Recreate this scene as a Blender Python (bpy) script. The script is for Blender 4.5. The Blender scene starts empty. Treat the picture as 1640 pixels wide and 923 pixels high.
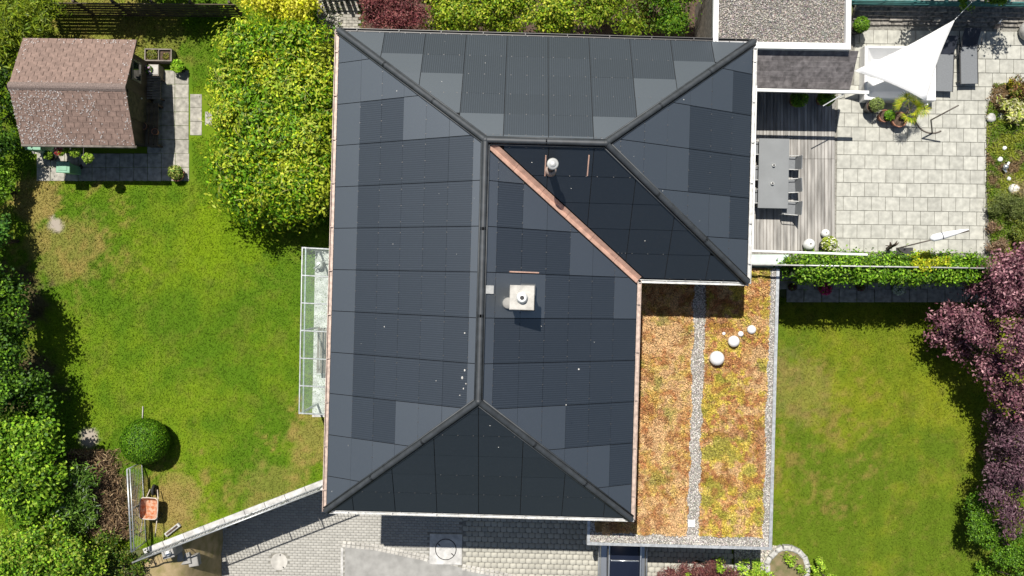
import bpy, math, random
import numpy as np
from mathutils import Matrix, Vector
random.seed(7)
RNG = np.random.default_rng(11)
R = math.radians
sc = bpy.context.scene
col = sc.collection

# ---------------------------------------------------------------- camera, sky, sun, exposure
D, F = 30.6, 1377.0
cam = bpy.data.objects.new('camera', bpy.data.cameras.new('camera'))
col.objects.link(cam)
cam.location = (0, 0, D)
cam.data.sensor_width = 36.0
cam.data.lens = 36.0 * F / 1640.0
cam.data.clip_end = 3000
sc.camera = cam
SUN = Vector((-0.17, 0.48, 1.0)).normalized()
SUN_EL = math.asin(SUN.z)
SUN_AZ = math.atan2(SUN.x, SUN.y)
w = bpy.data.worlds.new('World'); sc.world = w; w.use_nodes = True
nt = w.node_tree
sky = nt.nodes.new('ShaderNodeTexSky'); sky.sky_type = 'NISHITA'; sky.sun_disc = False
sky.sun_elevation = SUN_EL; sky.sun_rotation = SUN_AZ
nt.links.new(sky.outputs[0], nt.nodes['Background'].inputs[0])
nt.nodes['Background'].inputs[1].default_value = 0.05
sl = bpy.data.lights.new('sun', 'SUN'); sl.energy = 4.6; sl.angle = R(0.5); sl.color = (1.0, 0.955, 0.88)
so = bpy.data.objects.new('sun', sl); col.objects.link(so)
so.rotation_euler = (-SUN).to_track_quat('-Z', 'Y').to_euler()
sc.view_settings.view_transform = 'Standard'; sc.view_settings.look = 'None'
sc.view_settings.gamma = 1; sc.view_settings.exposure = 0.42
sc.cycles.max_bounces = 8; sc.cycles.transparent_max_bounces = 12

# ---------------------------------------------------------------- helpers
def P(px, py, z=0.0):
    s = (D - z) / F
    return Vector(((px - 820) * s, (461.5 - py) * s, z))
def M(px, z=0.0):
    return px * (D - z) / F

def tag(o, label=None, cat=None, group=None, kind=None):
    if label: o['label'] = label
    if cat: o['category'] = cat
    if group: o['group'] = group
    if kind: o['kind'] = kind
    return o
def thing(name, label, cat, loc=(0, 0, 0), rz=0.0, group=None):
    o = bpy.data.objects.new(name, None); col.objects.link(o)
    o.empty_display_size = 0.2
    o.location = loc; o.rotation_euler = (0, 0, rz)
    return tag(o, label, cat, group)
def link(name, me, parent=None, mat=None):
    o = bpy.data.objects.new(name, me); col.objects.link(o)
    if parent: o.parent = parent
    if mat and not me.materials: me.materials.append(mat)
    return o
def copy_tree(o, parent=None):
    c = o.copy(); col.objects.link(c); c.parent = parent
    for ch in list(o.children): copy_tree(ch, c)
    return c

class MB:
    def __init__(s): s.v = []; s.f = []
    def add(s, vs, fs):
        n = len(s.v); s.v += [tuple(x) for x in vs]; s.f += [tuple(i + n for i in f) for f in fs]; return s
    def box(s, c, d, rz=0.0, m=None):
        x, y, z = d[0] / 2, d[1] / 2, d[2] / 2
        vs = [Vector(a) for a in ((-x,-y,-z),(x,-y,-z),(x,y,-z),(-x,y,-z),(-x,-y,z),(x,-y,z),(x,y,z),(-x,y,z))]
        if m is None: m = Matrix.Rotation(rz, 3, 'Z')
        vs = [m @ q + Vector(c) for q in vs]
        return s.add(vs, [(0,3,2,1),(4,5,6,7),(0,1,5,4),(1,2,6,5),(2,3,7,6),(3,0,4,7)])
    def slab(s, c, d, b=0.008, rz=0.0):
        # box with a chamfered top edge
        x, y, z = d[0] / 2, d[1] / 2, d[2]
        m = Matrix.Rotation(rz, 3, 'Z')
        vs = [(-x,-y,0),(x,-y,0),(x,y,0),(-x,y,0),(-x,-y,z-b),(x,-y,z-b),(x,y,z-b),(-x,y,z-b),
              (-x+b,-y+b,z),(x-b,-y+b,z),(x-b,y-b,z),(-x+b,y-b,z)]
        vs = [m @ Vector(q) + Vector(c) for q in vs]
        fs = [(0,3,2,1),(8,9,10,11)]
        for i in range(4):
            j = (i + 1) % 4
            fs += [(i, j, j+4, i+4), (i+4, j+4, j+8, i+8)]
        return s.add(vs, fs)
    def tube(s, pts, rad, n=8, caps=True):
        pts = [Vector(p) for p in pts]
        if not isinstance(rad, (list, tuple)): rad = [rad] * len(pts)
        vs, fs = [], []
        up = None
        for i, p in enumerate(pts):
            if i == 0: t = pts[1] - p
            elif i == len(pts) - 1: t = p - pts[i-1]
            else: t = (pts[i+1] - p).normalized() + (p - pts[i-1]).normalized()
            t.normalize()
            if up is None:
                up = Vector((0,0,1)) if abs(t.z) < .9 else Vector((1,0,0))
            a = t.cross(up).normalized(); b = a.cross(t); up = b
            for k in range(n):
                an = 2 * math.pi * k / n
                vs.append(p + (a * math.cos(an) + b * math.sin(an)) * rad[i])
        for i in range(len(pts) - 1):
            for k in range(n):
                l = (k + 1) % n
                fs.append((i*n+k, i*n+l, (i+1)*n+l, (i+1)*n+k))
        if caps:
            fs.append(tuple(range(n))[::-1]); fs.append(tuple((len(pts)-1)*n + k for k in range(n)))
        return s.add(vs, fs)
    def lathe(s, c, prof, n=20, sx=1, sy=1):
        vs, fs = [], []
        for r, z in prof:
            for k in range(n):
                a = 2 * math.pi * k / n
                vs.append((c[0] + r*math.cos(a)*sx, c[1] + r*math.sin(a)*sy, c[2] + z))
        for i in range(len(prof) - 1):
            for k in range(n):
                l = (k + 1) % n
                fs.append((i*n+k, i*n+l, (i+1)*n+l, (i+1)*n+k))
        fs.append(tuple((len(prof)-1)*n + k for k in range(n)))
        fs.append(tuple(range(n))[::-1])
        return s.add(vs, fs)
    def sphere(s, c, r, n=20, m=12, sq=1.0):
        prof = [(r*math.sin(math.pi*i/m)+1e-4, -r*sq*math.cos(math.pi*i/m)) for i in range(m+1)]
        return s.lathe(c, prof, n)
    def prism(s, poly, z0, z1):
        n = len(poly)
        vs = [(p[0], p[1], z0) for p in poly] + [(p[0], p[1], z1) for p in poly]
        fs = [tuple(range(n))[::-1], tuple(range(n, 2*n))]
        for i in range(n):
            j = (i + 1) % n
            fs.append((i, j, j+n, i+n))
        return s.add(vs, fs)
    def build(s, name, mat, parent=None, smooth=False, bevel=0):
        me = bpy.data.meshes.new(name)
        me.from_pydata(s.v, [], s.f)
        me.materials.append(mat)
        if smooth: me.polygons.foreach_set('use_smooth', [True] * len(me.polygons))
        me.update()
        o = link(name, me, parent)
        if bevel:
            b = o.modifiers.new('bevel', 'BEVEL'); b.width = bevel; b.segments = 2; b.limit_method = 'ANGLE'
        return o

def fast_mesh(name, verts, k, mat, cols=None, smooth=False):
    """verts (N*k,3): N separate k-gons; cols (N,3)"""
    n = len(verts) // k
    me = bpy.data.meshes.new(name)
    me.vertices.add(n * k); me.vertices.foreach_set('co', np.ascontiguousarray(verts, dtype=np.float32).ravel())
    me.loops.add(n * k); me.loops.foreach_set('vertex_index', np.arange(n * k, dtype=np.int32))
    me.polygons.add(n)
    me.polygons.foreach_set('loop_start', np.arange(n, dtype=np.int32) * k)
    me.polygons.foreach_set('loop_total', np.full(n, k, dtype=np.int32))
    if cols is not None: set_cols(me, np.repeat(cols, k, axis=0))
    me.materials.append(mat); me.update(calc_edges=True)
    return me
def idx_mesh(name, verts, faces, mat, cols=None, smooth=False):
    """many copies with shared verts: faces (M,k)"""
    me = bpy.data.meshes.new(name); k = faces.shape[1]; m = len(faces)
    me.vertices.add(len(verts)); me.vertices.foreach_set('co', np.ascontiguousarray(verts, dtype=np.float32).ravel())
    me.loops.add(m * k); me.loops.foreach_set('vertex_index', faces.astype(np.int32).ravel())
    me.polygons.add(m)
    me.polygons.foreach_set('loop_start', np.arange(m, dtype=np.int32) * k)
    me.polygons.foreach_set('loop_total', np.full(m, k, dtype=np.int32))
    if smooth: me.polygons.foreach_set('use_smooth', np.ones(m, dtype=bool))
    if cols is not None: set_cols(me, cols)
    me.materials.append(mat); me.update(calc_edges=True)
    return me
def set_cols(me, c):
    a = me.color_attributes.new('Col', 'FLOAT_COLOR', 'POINT')
    a.data.foreach_set('color', np.concatenate([c, np.ones((len(c), 1))], 1).astype(np.float32).ravel())

def vnoise(x, y, scale, seed=0):
    r = np.random.default_rng(seed + 1000); g = r.random((256, 256))
    x = np.asarray(x) * scale + 1000.3; y = np.asarray(y) * scale + 1000.7
    xi = np.floor(x).astype(int); yi = np.floor(y).astype(int); fx = x - xi; fy = y - yi
    fx = fx*fx*(3-2*fx); fy = fy*fy*(3-2*fy)
    a = g[xi % 256, yi % 256]; b = g[(xi+1) % 256, yi % 256]; c = g[xi % 256, (yi+1) % 256]; d = g[(xi+1) % 256, (yi+1) % 256]
    return (a*(1-fx)+b*fx)*(1-fy) + (c*(1-fx)+d*fx)*fy
def fbm(x, y, scale, seed=0, o=4):
    t = 0; a = .5; n = 0
    for i in range(o):
        t = t + a * vnoise(x, y, scale * 2**i, seed + i); n += a; a *= .55
    return t / n
def mixc(a, b, t): return np.asarray(a) * (1 - t[:, None]) + np.asarray(b) * t[:, None]
def sstep(a, b, x):
    t = np.clip((x - a) / (b - a), 0, 1); return t*t*(3-2*t)

# ---------------------------------------------------------------- materials
def mat(name, c, rough=.6, var=.25, scale=4, c2=None, bump=.0, bscale=40, metal=0, spec=.5, rnd=.0, detail=6, coat=0, lo=.35, hi=.68, stretch=None):
    m = bpy.data.materials.new(name); m.use_nodes = True; n = m.node_tree.nodes; l = m.node_tree.links
    b = n['Principled BSDF']; b.inputs['Roughness'].default_value = rough; b.inputs['Metallic'].default_value = metal
    b.inputs['Specular IOR Level'].default_value = spec; b.inputs['Coat Weight'].default_value = coat
    if c2 is None: c2 = tuple(x * (1 - var) for x in c); c1 = tuple(min(1, x * (1 + var * .5)) for x in c)
    else: c1 = c
    g = n.new('ShaderNodeNewGeometry'); vec = g.outputs['Position']
    if stretch:
        mp = n.new('ShaderNodeMapping'); mp.inputs['Scale'].default_value = stretch
        l.new(vec, mp.inputs['Vector']); vec = mp.outputs[0]
    nz = n.new('ShaderNodeTexNoise'); nz.inputs['Scale'].default_value = scale; nz.inputs['Detail'].default_value = detail
    l.new(vec, nz.inputs['Vector'])
    r = n.new('ShaderNodeMapRange'); r.inputs['From Min'].default_value = lo; r.inputs['From Max'].default_value = hi
    l.new(nz.outputs['Fac'], r.inputs['Value'])
    mx = n.new('ShaderNodeMix'); mx.data_type = 'RGBA'
    mx.inputs[6].default_value = (*c2, 1); mx.inputs[7].default_value = (*c1, 1)
    l.new(r.outputs[0], mx.inputs[0]); out = mx.outputs[2]
    if rnd:
        oi = n.new('ShaderNodeObjectInfo'); rr = n.new('ShaderNodeMapRange')
        rr.inputs['To Min'].default_value = 1 - rnd; rr.inputs['To Max'].default_value = 1 + rnd
        l.new(oi.outputs['Random'], rr.inputs['Value'])
        sm = n.new('ShaderNodeVectorMath'); sm.operation = 'SCALE'
        l.new(out, sm.inputs[0]); l.new(rr.outputs[0], sm.inputs['Scale']); out = sm.outputs[0]
    l.new(out, b.inputs['Base Color'])
    if bump:
        n2 = n.new('ShaderNodeTexNoise'); n2.inputs['Scale'].default_value = bscale; n2.inputs['Detail'].default_value = 4
        l.new(vec, n2.inputs['Vector'])
        bp = n.new('ShaderNodeBump'); bp.inputs['Strength'].default_value = bump; bp.inputs['Distance'].default_value = .02
        l.new(n2.outputs['Fac'], bp.inputs['Height']); l.new(bp.outputs[0], b.inputs['Normal'])
    return m
def mat_attr(name, rough=.6, trans=0.0, spec=.3, tint=1.0):
    m = bpy.data.materials.new(name); m.use_nodes = True; n = m.node_tree.nodes; l = m.node_tree.links
    b = n['Principled BSDF']; b.inputs['Roughness'].default_value = rough; b.inputs['Specular IOR Level'].default_value = spec
    a = n.new('ShaderNodeVertexColor'); a.layer_name = 'Col'
    l.new(a.outputs[0], b.inputs['Base Color'])
    if trans:
        t = n.new('ShaderNodeBsdfTranslucent'); mx = n.new('ShaderNodeMixShader'); mx.inputs[0].default_value = trans
        l.new(a.outputs[0], t.inputs[0])
        l.new(b.outputs[0], mx.inputs[1]); l.new(t.outputs[0], mx.inputs[2]); l.new(mx.outputs[0], n['Material Output'].inputs[0])
    return m
def mat_glass(name, tint, rough=0.0, refl=.06):
    m = bpy.data.materials.new(name); m.use_nodes = True; n = m.node_tree.nodes; l = m.node_tree.links
    n.remove(n['Principled BSDF'])
    t = n.new('ShaderNodeBsdfTransparent'); t.inputs[0].default_value = (*tint, 1)
    g = n.new('ShaderNodeBsdfGlossy'); g.inputs['Roughness'].default_value = rough
    f = n.new('ShaderNodeFresnel'); f.inputs[0].default_value = 1.5
    nz = n.new('ShaderNodeTexNoise'); nz.inputs['Scale'].default_value = 3
    df = n.new('ShaderNodeBsdfDiffuse'); df.inputs[0].default_value = (.6, .66, .62, 1)
    m0 = n.new('ShaderNodeMixShader'); m1 = n.new('ShaderNodeMixShader')
    mr = n.new('ShaderNodeMapRange'); mr.inputs['To Min'].default_value = refl * .6; mr.inputs['To Max'].default_value = refl * 2.2
    ge = n.new('ShaderNodeNewGeometry'); l.new(ge.outputs['Position'], nz.inputs['Vector'])
    l.new(nz.outputs['Fac'], mr.inputs['Value']); l.new(mr.outputs[0], m0.inputs[0])
    l.new(t.outputs[0], m0.inputs[1]); l.new(df.outputs[0], m0.inputs[2])
    l.new(f.outputs[0], m1.inputs[0]); l.new(m0.outputs[0], m1.inputs[1]); l.new(g.outputs[0], m1.inputs[2])
    l.new(m1.outputs[0], n['Material Output'].inputs[0])
    return m
def mat_panel(name, c, rough, lines=0.0, spec=.5, ior=1.5, rnd=.1, line_c=(.12, .14, .17), rough_var=.05):
    m = bpy.data.materials.new(name); m.use_nodes = True; n = m.node_tree.nodes; l = m.node_tree.links
    b = n['Principled BSDF']; b.inputs['Specular IOR Level'].default_value = spec; b.inputs['IOR'].default_value = ior; b.inputs['Specular Tint'].default_value = (.86, .94, 1.0, 1)
    oi = n.new('ShaderNodeObjectInfo'); ge = n.new('ShaderNodeNewGeometry')
    nz = n.new('ShaderNodeTexNoise'); nz.inputs['Scale'].default_value = .9; nz.inputs['Detail'].default_value = 5
    l.new(ge.outputs['Position'], nz.inputs['Vector'])
    ad = n.new('ShaderNodeMath'); ad.operation = 'ADD'; l.new(oi.outputs['Random'], ad.inputs[0]); l.new(nz.outputs['Fac'], ad.inputs[1])
    mr = n.new('ShaderNodeMapRange'); mr.inputs['From Max'].default_value = 2; mr.inputs['To Min'].default_value = rough - rough_var; mr.inputs['To Max'].default_value = rough + rough_var
    l.new(ad.outputs[0], mr.inputs['Value']); l.new(mr.outputs[0], b.inputs['Roughness'])
    # dust specks
    n2 = n.new('ShaderNodeTexNoise'); n2.inputs['Scale'].default_value = 9; n2.inputs['Detail'].default_value = 8; l.new(ge.outputs['Position'], n2.inputs['Vector'])
    r2 = n.new('ShaderNodeMapRange'); r2.inputs['From Min'].default_value = .5; r2.inputs['From Max'].default_value = .85; r2.inputs['To Max'].default_value = .3
    l.new(n2.outputs['Fac'], r2.inputs['Value'])
    mx = n.new('ShaderNodeMix'); mx.data_type = 'RGBA'; mx.inputs[6].default_value = (*c, 1); mx.inputs[7].default_value = (*[x * 1.9 + .01 for x in c], 1)
    l.new(r2.outputs[0], mx.inputs[0]); out = mx.outputs[2]
    if lines:
        uv = n.new('ShaderNodeUVMap'); uv.uv_map = 'UVMap'; sp = n.new('ShaderNodeSeparateXYZ'); l.new(uv.outputs[0], sp.inputs[0])
        k = n.new('ShaderNodeMath'); k.operation = 'MULTIPLY'; k.inputs[1].default_value = 1 / .066; l.new(sp.outputs[0], k.inputs[0])
        fr = n.new('ShaderNodeMath'); fr.operation = 'FRACT'; l.new(k.outputs[0], fr.inputs[0])
        lt = n.new('ShaderNodeMath'); lt.operation = 'LESS_THAN'; lt.inputs[1].default_value = .28; l.new(fr.outputs[0], lt.inputs[0])
        sc_ = n.new('ShaderNodeMath'); sc_.operation = 'MULTIPLY'; sc_.inputs[1].default_value = lines; l.new(lt.outputs[0], sc_.inputs[0])
        m2 = n.new('ShaderNodeMix'); m2.data_type = 'RGBA'; m2.inputs[7].default_value = (*line_c, 1)
        l.new(sc_.outputs[0], m2.inputs[0]); l.new(out, m2.inputs[6]); out = m2.outputs[2]
    rr = n.new('ShaderNodeMapRange'); rr.inputs['To Min'].default_value = 1 - rnd; rr.inputs['To Max'].default_value = 1 + rnd
    l.new(oi.outputs['Random'], rr.inputs['Value'])
    sm = n.new('ShaderNodeVectorMath'); sm.operation = 'SCALE'; l.new(out, sm.inputs[0]); l.new(rr.outputs[0], sm.inputs['Scale'])
    l.new(sm.outputs[0], b.inputs['Base Color'])
    return m

MT = dict(
    blind=mat_panel('matt_roof_plate', (.004, .005, .009), .49, 0, ior=3.4, rnd=.05, rough_var=.012),
    solar=mat_panel('solar_glass', (.004, .006, .010), .45, .6, ior=2.35, rnd=.15, line_c=(.036, .044, .057), rough_var=.015),
    shaded_slope=mat_panel('shade_darkened_panel', (.004, .006, .010), .48, 0, ior=2.1, rnd=.15, rough_var=.015),  # duller finish puts the shade of south and bottom slopes into the material
    under=mat('roof_underlay', (.008, .008, .009), .9),
    cap=mat('anthracite_ridge', (.04, .046, .053), .6, .3, spec=.7, rnd=.03),
    copper=mat('weathered_copper', (.62, .39, .30), .55, .22, 5, metal=.12),
    copper_dull=mat('dull_copper', (.50, .39, .33), .55, .3, 8, metal=.12),
    zinc=mat('pale_zinc', (.62, .62, .60), .45, .25, 6, metal=.3),
    galv=mat('galvanised_steel', (.55, .57, .58), .4, .25, 9, metal=.5),
    white=mat('white_paint', (.82, .82, .80), .45, .08, 3),
    render=mat('white_render', (.72, .70, .66), .85, .15, 2, bump=.2),
    conc=mat('pale_concrete', (.50, .48, .44), .85, .3, 3, bump=.3),
    conc_white=mat('white_coping', (.55, .54, .52), .8, .3, 4, bump=.2),
    wall_grey=mat('grey_concrete', (.34, .33, .31), .9, .3, 2, bump=.3),
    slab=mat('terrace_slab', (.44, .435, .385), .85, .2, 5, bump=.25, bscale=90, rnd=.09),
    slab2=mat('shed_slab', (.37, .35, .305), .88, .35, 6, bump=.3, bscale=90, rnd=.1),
    joint=mat('joint_sand', (.25, .24, .21), .95, .35, 12),
    deck=mat('weathered_deck', (.36, .345, .32), .8, .45, 6, stretch=(1, .12, 1), rnd=.16, bump=.2),
    drive=mat('drive_paver', (.36, .345, .315), .88, .28, 5, bump=.2, rnd=0),
    drive2=mat('drive_paver_pale', (.44, .42, .365), .88, .28, 5, bump=.2),
    asphalt=mat('worn_asphalt', (.32, .315, .30), .9, .2, 3, bump=.3, bscale=120),
    iron=mat('cast_iron', (.03, .03, .032), .6, .3, 10),
    tile=mat('brown_shingle', (.235, .16, .13), .85, .25, 10, rnd=.09, bump=.5, bscale=60),
    tile_ridge=mat('ridge_shingle', (.21, .16, .14), .85, .4, 30, bump=.5, bscale=60),
    lichen=mat('pale_lichen', (.50, .46, .44), .9, .3, 30),
    wood=mat('dark_stained_wood', (.075, .05, .037), .7, .4, 5, stretch=(1, 1, .2)),
    wood_grey=mat('grey_wood', (.22, .19, .16), .8, .4, 6, bump=.3),
    slate=mat('grey_slate', (.17, .155, .155), .75, .4, 7, rnd=.2, bump=.4),
    gravelbed=mat('gravel_bed', (.24, .225, .20), .95, .5, 18, bump=.6),
    soil=mat('dark_soil', (.10, .065, .045), .95, .4, 10, bump=.6),
    earth=mat('dry_earth', (.25, .185, .11), .95, .45, 3, bump=.5, c2=(.12, .12, .045)),
    sedbed=mat('sedum_bed', (.27, .17, .07), .95, .5, 6, bump=.6),
    ground=mat('rough_grass', (.07, .10, .025), .95, .5, .6, c2=(.11, .10, .04), bump=.4),
    table=mat('grey_table', (.21, .22, .225), .4, .08, 2),
    sling=mat('grey_sling', (.17, .18, .19), .7, .1, 20),
    navy=mat('navy_pad', (.03, .035, .05), .7, .2, 10),
    dark_metal=mat('dark_metal', (.05, .048, .048), .45, .2, 8),
    brown_metal=mat('brown_metal', (.12, .10, .085), .5, .25, 8),
    fabric=mat('white_sailcloth', (.86, .86, .86), .75, .03, 2),
    plastic=mat('white_plastic', (.80, .80, .80), .35, .06, 2),
    terra=mat('terracotta', (.36, .16, .10), .8, .3, 9),
    black=mat('black_plastic', (.022, .022, .025), .5, .3, 8),
    green_pl=mat('green_plastic', (.20, .40, .27), .5, .15, 6),
    bright_green=mat('hose_green', (.10, .55, .12), .5, .1),
    rust=mat('rusty_orange', (.42, .13, .045), .8, .4, 9, c2=(.50, .32, .22), lo=.4, hi=.6),
    cream=mat('cream_enamel', (.60, .52, .44), .5, .3, 10),
    ceramic=mat('pale_ceramic', (.74, .75, .73), .35, .18, 8),
    stone=mat('pale_stone', (.50, .49, .46), .85, .35, 8, bump=.4),
    wallstone=mat('dark_wall_stone', (.27, .25, .22), .85, .6, 9, bump=.5),
    trunk=mat('bark', (.09, .065, .045), .9, .4, 12, bump=.6),
    teal=mat('teal_paint', (.05, .20, .19), .5, .25, 6),
    carbody=mat('silver_car_paint', (.45, .47, .49), .28, .04, 2, metal=.7, coat=.6),
    carglass=mat('dark_car_glass', (.012, .016, .03), .06, .1, 2, spec=.6),
    chrome=mat('brushed_alu', (.70, .72, .74), .3, .1, 4, metal=.8),
    tyre=mat('rubber', (.02, .02, .02), .8, .2, 9),
    fence=mat('fence_board', (.11, .085, .055), .85, .45, 6, rnd=.2, stretch=(.2, 1, 1)),
    pink=mat('pink_petal', (.62, .05, .16), .6, .2), red=mat('red_petal', (.6, .05, .04), .6, .2),
)
LEAF = mat_attr('leaf', .5, .32, .25)
GRASS = mat_attr('grass_blade', .8, .25, .06)
DRY = mat_attr('dry_twig', .85, .1, .1)
STONES = mat_attr('loose_gravel', .85, 0, .3)
GL = mat_glass('canopy_glass', (.93, .975, .96), 0.0, .05)
GL2 = mat_glass('clear_glass', (.92, .97, .94), 0.0, .02)
PANE = mat('window_pane', (.02, .025, .03), .05, .1, 2, spec=.7)

# ---------------------------------------------------------------- foliage generators
def rhombs(cent, nrm, L, W):
    n = len(cent)
    nrm = nrm / np.linalg.norm(nrm, axis=1, keepdims=True)
    r = RNG.normal(size=(n, 3)); t = np.cross(nrm, r); t /= np.linalg.norm(t, axis=1, keepdims=True) + 1e-9
    b = np.cross(nrm, t)
    L = L * (0.65 + .7 * RNG.random((n, 1))); W = W * (0.65 + .7 * RNG.random((n, 1)))
    v = np.empty((n, 4, 3))
    v[:, 0] = cent - t * L * .5; v[:, 1] = cent + b * W * .5 + nrm * W * .12; v[:, 2] = cent + t * L * .5 - nrm * L * .1; v[:, 3] = cent - b * W * .5 + nrm * W * .12
    return v.reshape(-1, 3)
def palette(n, cols, wts=None):
    cols = np.asarray(cols, float).copy(); g_ = (cols[:, 1] > cols[:, 0] * .9) & (cols[:, 1] > cols[:, 2] * 1.8); cols[g_] *= np.array((1.25, 1.25, .7)); i = RNG.choice(len(cols), n, p=wts)
    return cols[i] * (0.5 + .95 * RNG.random((n, 1)))
def blob_leaves(blobs, n, clump=.28, per=26, upbias=.55, shell=.35):
    """blobs: (x,y,z,rx,ry,rz) world; leaves gathered in clumps over the blobs' upper shells"""
    B = np.asarray(blobs, float); sub = []
    for b in B:                                   # each mass carries smaller lobes with gaps between
        for _ in range(9):
            d = RNG.normal(size=3); d[2] = abs(d[2]) * .8 - .1; d /= np.linalg.norm(d); f = RNG.uniform(.26, .46)
            c = b[:3] + d * b[3:] * RNG.uniform(.55, .95); r = (b[3] * b[4]) ** .5 * f
            sub.append((*c, r * RNG.uniform(.85, 1.2), r * RNG.uniform(.85, 1.2), max(.12, b[5] * f * 1.1)))
        sub.append((*b[:3], *(b[3:] * .5)))
    B = np.array(sub); a = B[:, 3] * B[:, 4] + B[:, 3] * B[:, 5]
    nc = max(4, n // per); bi = RNG.choice(len(B), nc, p=a / a.sum())
    d = RNG.normal(size=(nc, 3)); d[:, 2] = np.abs(d[:, 2]) * .9 - .25 * RNG.random(nc); d /= np.linalg.norm(d, axis=1, keepdims=True)
    rad = 1 - shell * RNG.random((nc, 1)) ** 1.6
    cc = B[bi, :3] + d * B[bi, 3:] * rad
    ci = np.repeat(np.arange(nc), per)
    off = RNG.normal(size=(len(ci), 3)) * clump * np.array([1, 1, .55]) * .5 * (.6 + .8 * RNG.random(nc)[ci][:, None])
    p = cc[ci] + off
    nr = d[ci] * .5 + off / (clump + 1e-6) * .35 + np.array([0, 0, upbias]) + RNG.normal(size=p.shape) * .45
    return p, nr, ci
def shrub(name, label, cat, blobs, n, cols, L=.10, W=.06, clump=.3, per=26, wts=None, gz=0.0, group=None, trunk=True, clump_tint=.25, shell=.35, up=.55):
    p, nr, ci = blob_leaves(blobs, n, clump, per, up, shell)
    c = palette(len(p), cols, wts) * (1 - clump_tint + 2 * clump_tint * RNG.random(ci.max() + 1)[ci][:, None])
    B = np.asarray(blobs, float); ctr = Vector((float(B[:, 0].mean()), float(B[:, 1].mean()), gz))
    t = thing(name, label, cat, ctr, 0, group)
    me = fast_mesh('crown', rhombs(p, nr, L, W) - np.array(ctr), 4, LEAF, c)
    link('crown', me, t)
    if trunk:
        m = MB()
        k = 0
        for b in blobs:
            k += 1
            tip = Vector(b[:3]) - ctr; base = Vector((random.uniform(-.02, .02), random.uniform(-.02, .02), 0))
            h = max(.3, tip.z); r = .03 + .018 * h
            mid = base.lerp(tip, .5) + Vector((random.uniform(-.1, .1), random.uniform(-.1, .1), .1))
            m.tube([base, mid, tip], [r, r * .65, r * .3], 7)
            for j in range(4):
                an = random.uniform(0, 6.28); e = tip + Vector((math.cos(an) * b[3], math.sin(an) * b[4], random.uniform(-.2, .6) * b[5])) * .75
                m.tube([mid.lerp(tip, .3 + .15 * j), (mid + e) / 2 + Vector((0, 0, .08)), e], [r * .45, r * .3, r * .1], 5)
        m.build('trunk', MT['trunk'], t, True)
    return t
def pb(px, py, z, rx, ry, rz):   # blob from photo position at height z, radii in photo pixels / metres
    c = P(px, py, z); return (c.x, c.y, z, M(rx, z), M(ry, z), rz)

def grid_patch(name, poly_test, x0, x1, y0, y1, z, step, material, colf, zf=None):
    nx = int((x1 - x0) / step) + 1; ny = int((y1 - y0) / step) + 1
    xs = np.linspace(x0, x1, nx); ys = np.linspace(y0, y1, ny); X, Y = np.meshgrid(xs, ys); X = X.ravel(); Y = Y.ravel()
    Z = np.full(X.shape, z) if zf is None else z + zf(X, Y)
    i = (np.arange(ny - 1)[:, None] * nx + np.arange(nx - 1)[None, :]).ravel()
    f = np.stack([i, i + 1, i + nx + 1, i + nx], 1)
    cx = X[f].mean(1); cy = Y[f].mean(1); f = f[poly_test(cx, cy)]
    used = np.unique(f); re = np.full(len(X), -1); re[used] = np.arange(len(used)); f = re[f]
    X, Y, Z = X[used], Y[used], Z[used]
    return idx_mesh(name, np.stack([X, Y, Z], 1), f, material, colf(X, Y))
def blades(name, x, y, z, cols, h=.036, w=.02, lean=1.2):
    n = len(x); a = RNG.random(n) * 6.283; l = RNG.random(n) * lean * h; hh = h * (.5 + .8 * RNG.random(n)); ww = w * (.6 + .8 * RNG.random(n))
    v = np.empty((n, 3, 3)); dx, dy = np.cos(a), np.sin(a); b = RNG.random(n) * 6.283; bx, by = np.cos(b), np.sin(b)
    v[:, 0] = np.stack([x - dx*ww, y - dy*ww, z], 1); v[:, 1] = np.stack([x + dx*ww, y + dy*ww, z], 1)
    v[:, 2] = np.stack([x + bx*l*1.6, y + by*l*1.6, z + hh], 1)
    return fast_mesh(name, v.reshape(-1, 3), 3, GRASS, cols)
OCT_V = np.array([(1,0,0),(0,1,0),(-1,0,0),(0,-1,0),(0,0,1),(0,0,-1)], float)
OCT_F = np.array([(0,1,4),(1,2,4),(2,3,4),(3,0,4),(1,0,5),(2,1,5),(3,2,5),(0,3,5)])
def gravel(name, x, y, z, r, cols, parent=None):
    n = len(x); rr = r * (.55 + .9 * RNG.random((n, 1, 1))) * (.7 + .6 * RNG.random((n, 1, 3))) * np.array([1, 1, .7])
    a = RNG.random(n) * 6.283; c, s = np.cos(a), np.sin(a)
    v = OCT_V[None] * rr; vx = v[:, :, 0] * c[:, None] - v[:, :, 1] * s[:, None]; vy = v[:, :, 0] * s[:, None] + v[:, :, 1] * c[:, None]
    v = np.stack([vx + x[:, None], vy + y[:, None], v[:, :, 2] + (z + RNG.random(n) * r * .5)[:, None]], 2)
    v += RNG.normal(size=v.shape) * r * .12
    f = (OCT_F[None] + (np.arange(n) * 6)[:, None, None]).reshape(-1, 3)
    me = idx_mesh(name, v.reshape(-1, 3), f, STONES, np.repeat(cols, 6, axis=0))
    return link(name, me, parent)
def stone_cols(n, base=(.42, .40, .37), var=.5):
    b = np.asarray(base) * (1 - var + 2 * var * RNG.random((n, 1)) ** 1.2); return np.clip(b + RNG.normal(size=(n, 3)) * .02, .02, .85)

# ================================================================ SETTING: levels
ZL, ZD, ZF = -2.85, -2.80, 0.60          # lower lawn, driveway, green roof
TH = R(-1.55)                             # house is turned a little in the picture
cT, sT = math.cos(TH), math.sin(TH)
def toH(x, y): return (x * cT + y * sT, -x * sT + y * cT)
def fromH(u, v): return (u * cT - v * sT, u * sT + v * cT)

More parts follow.
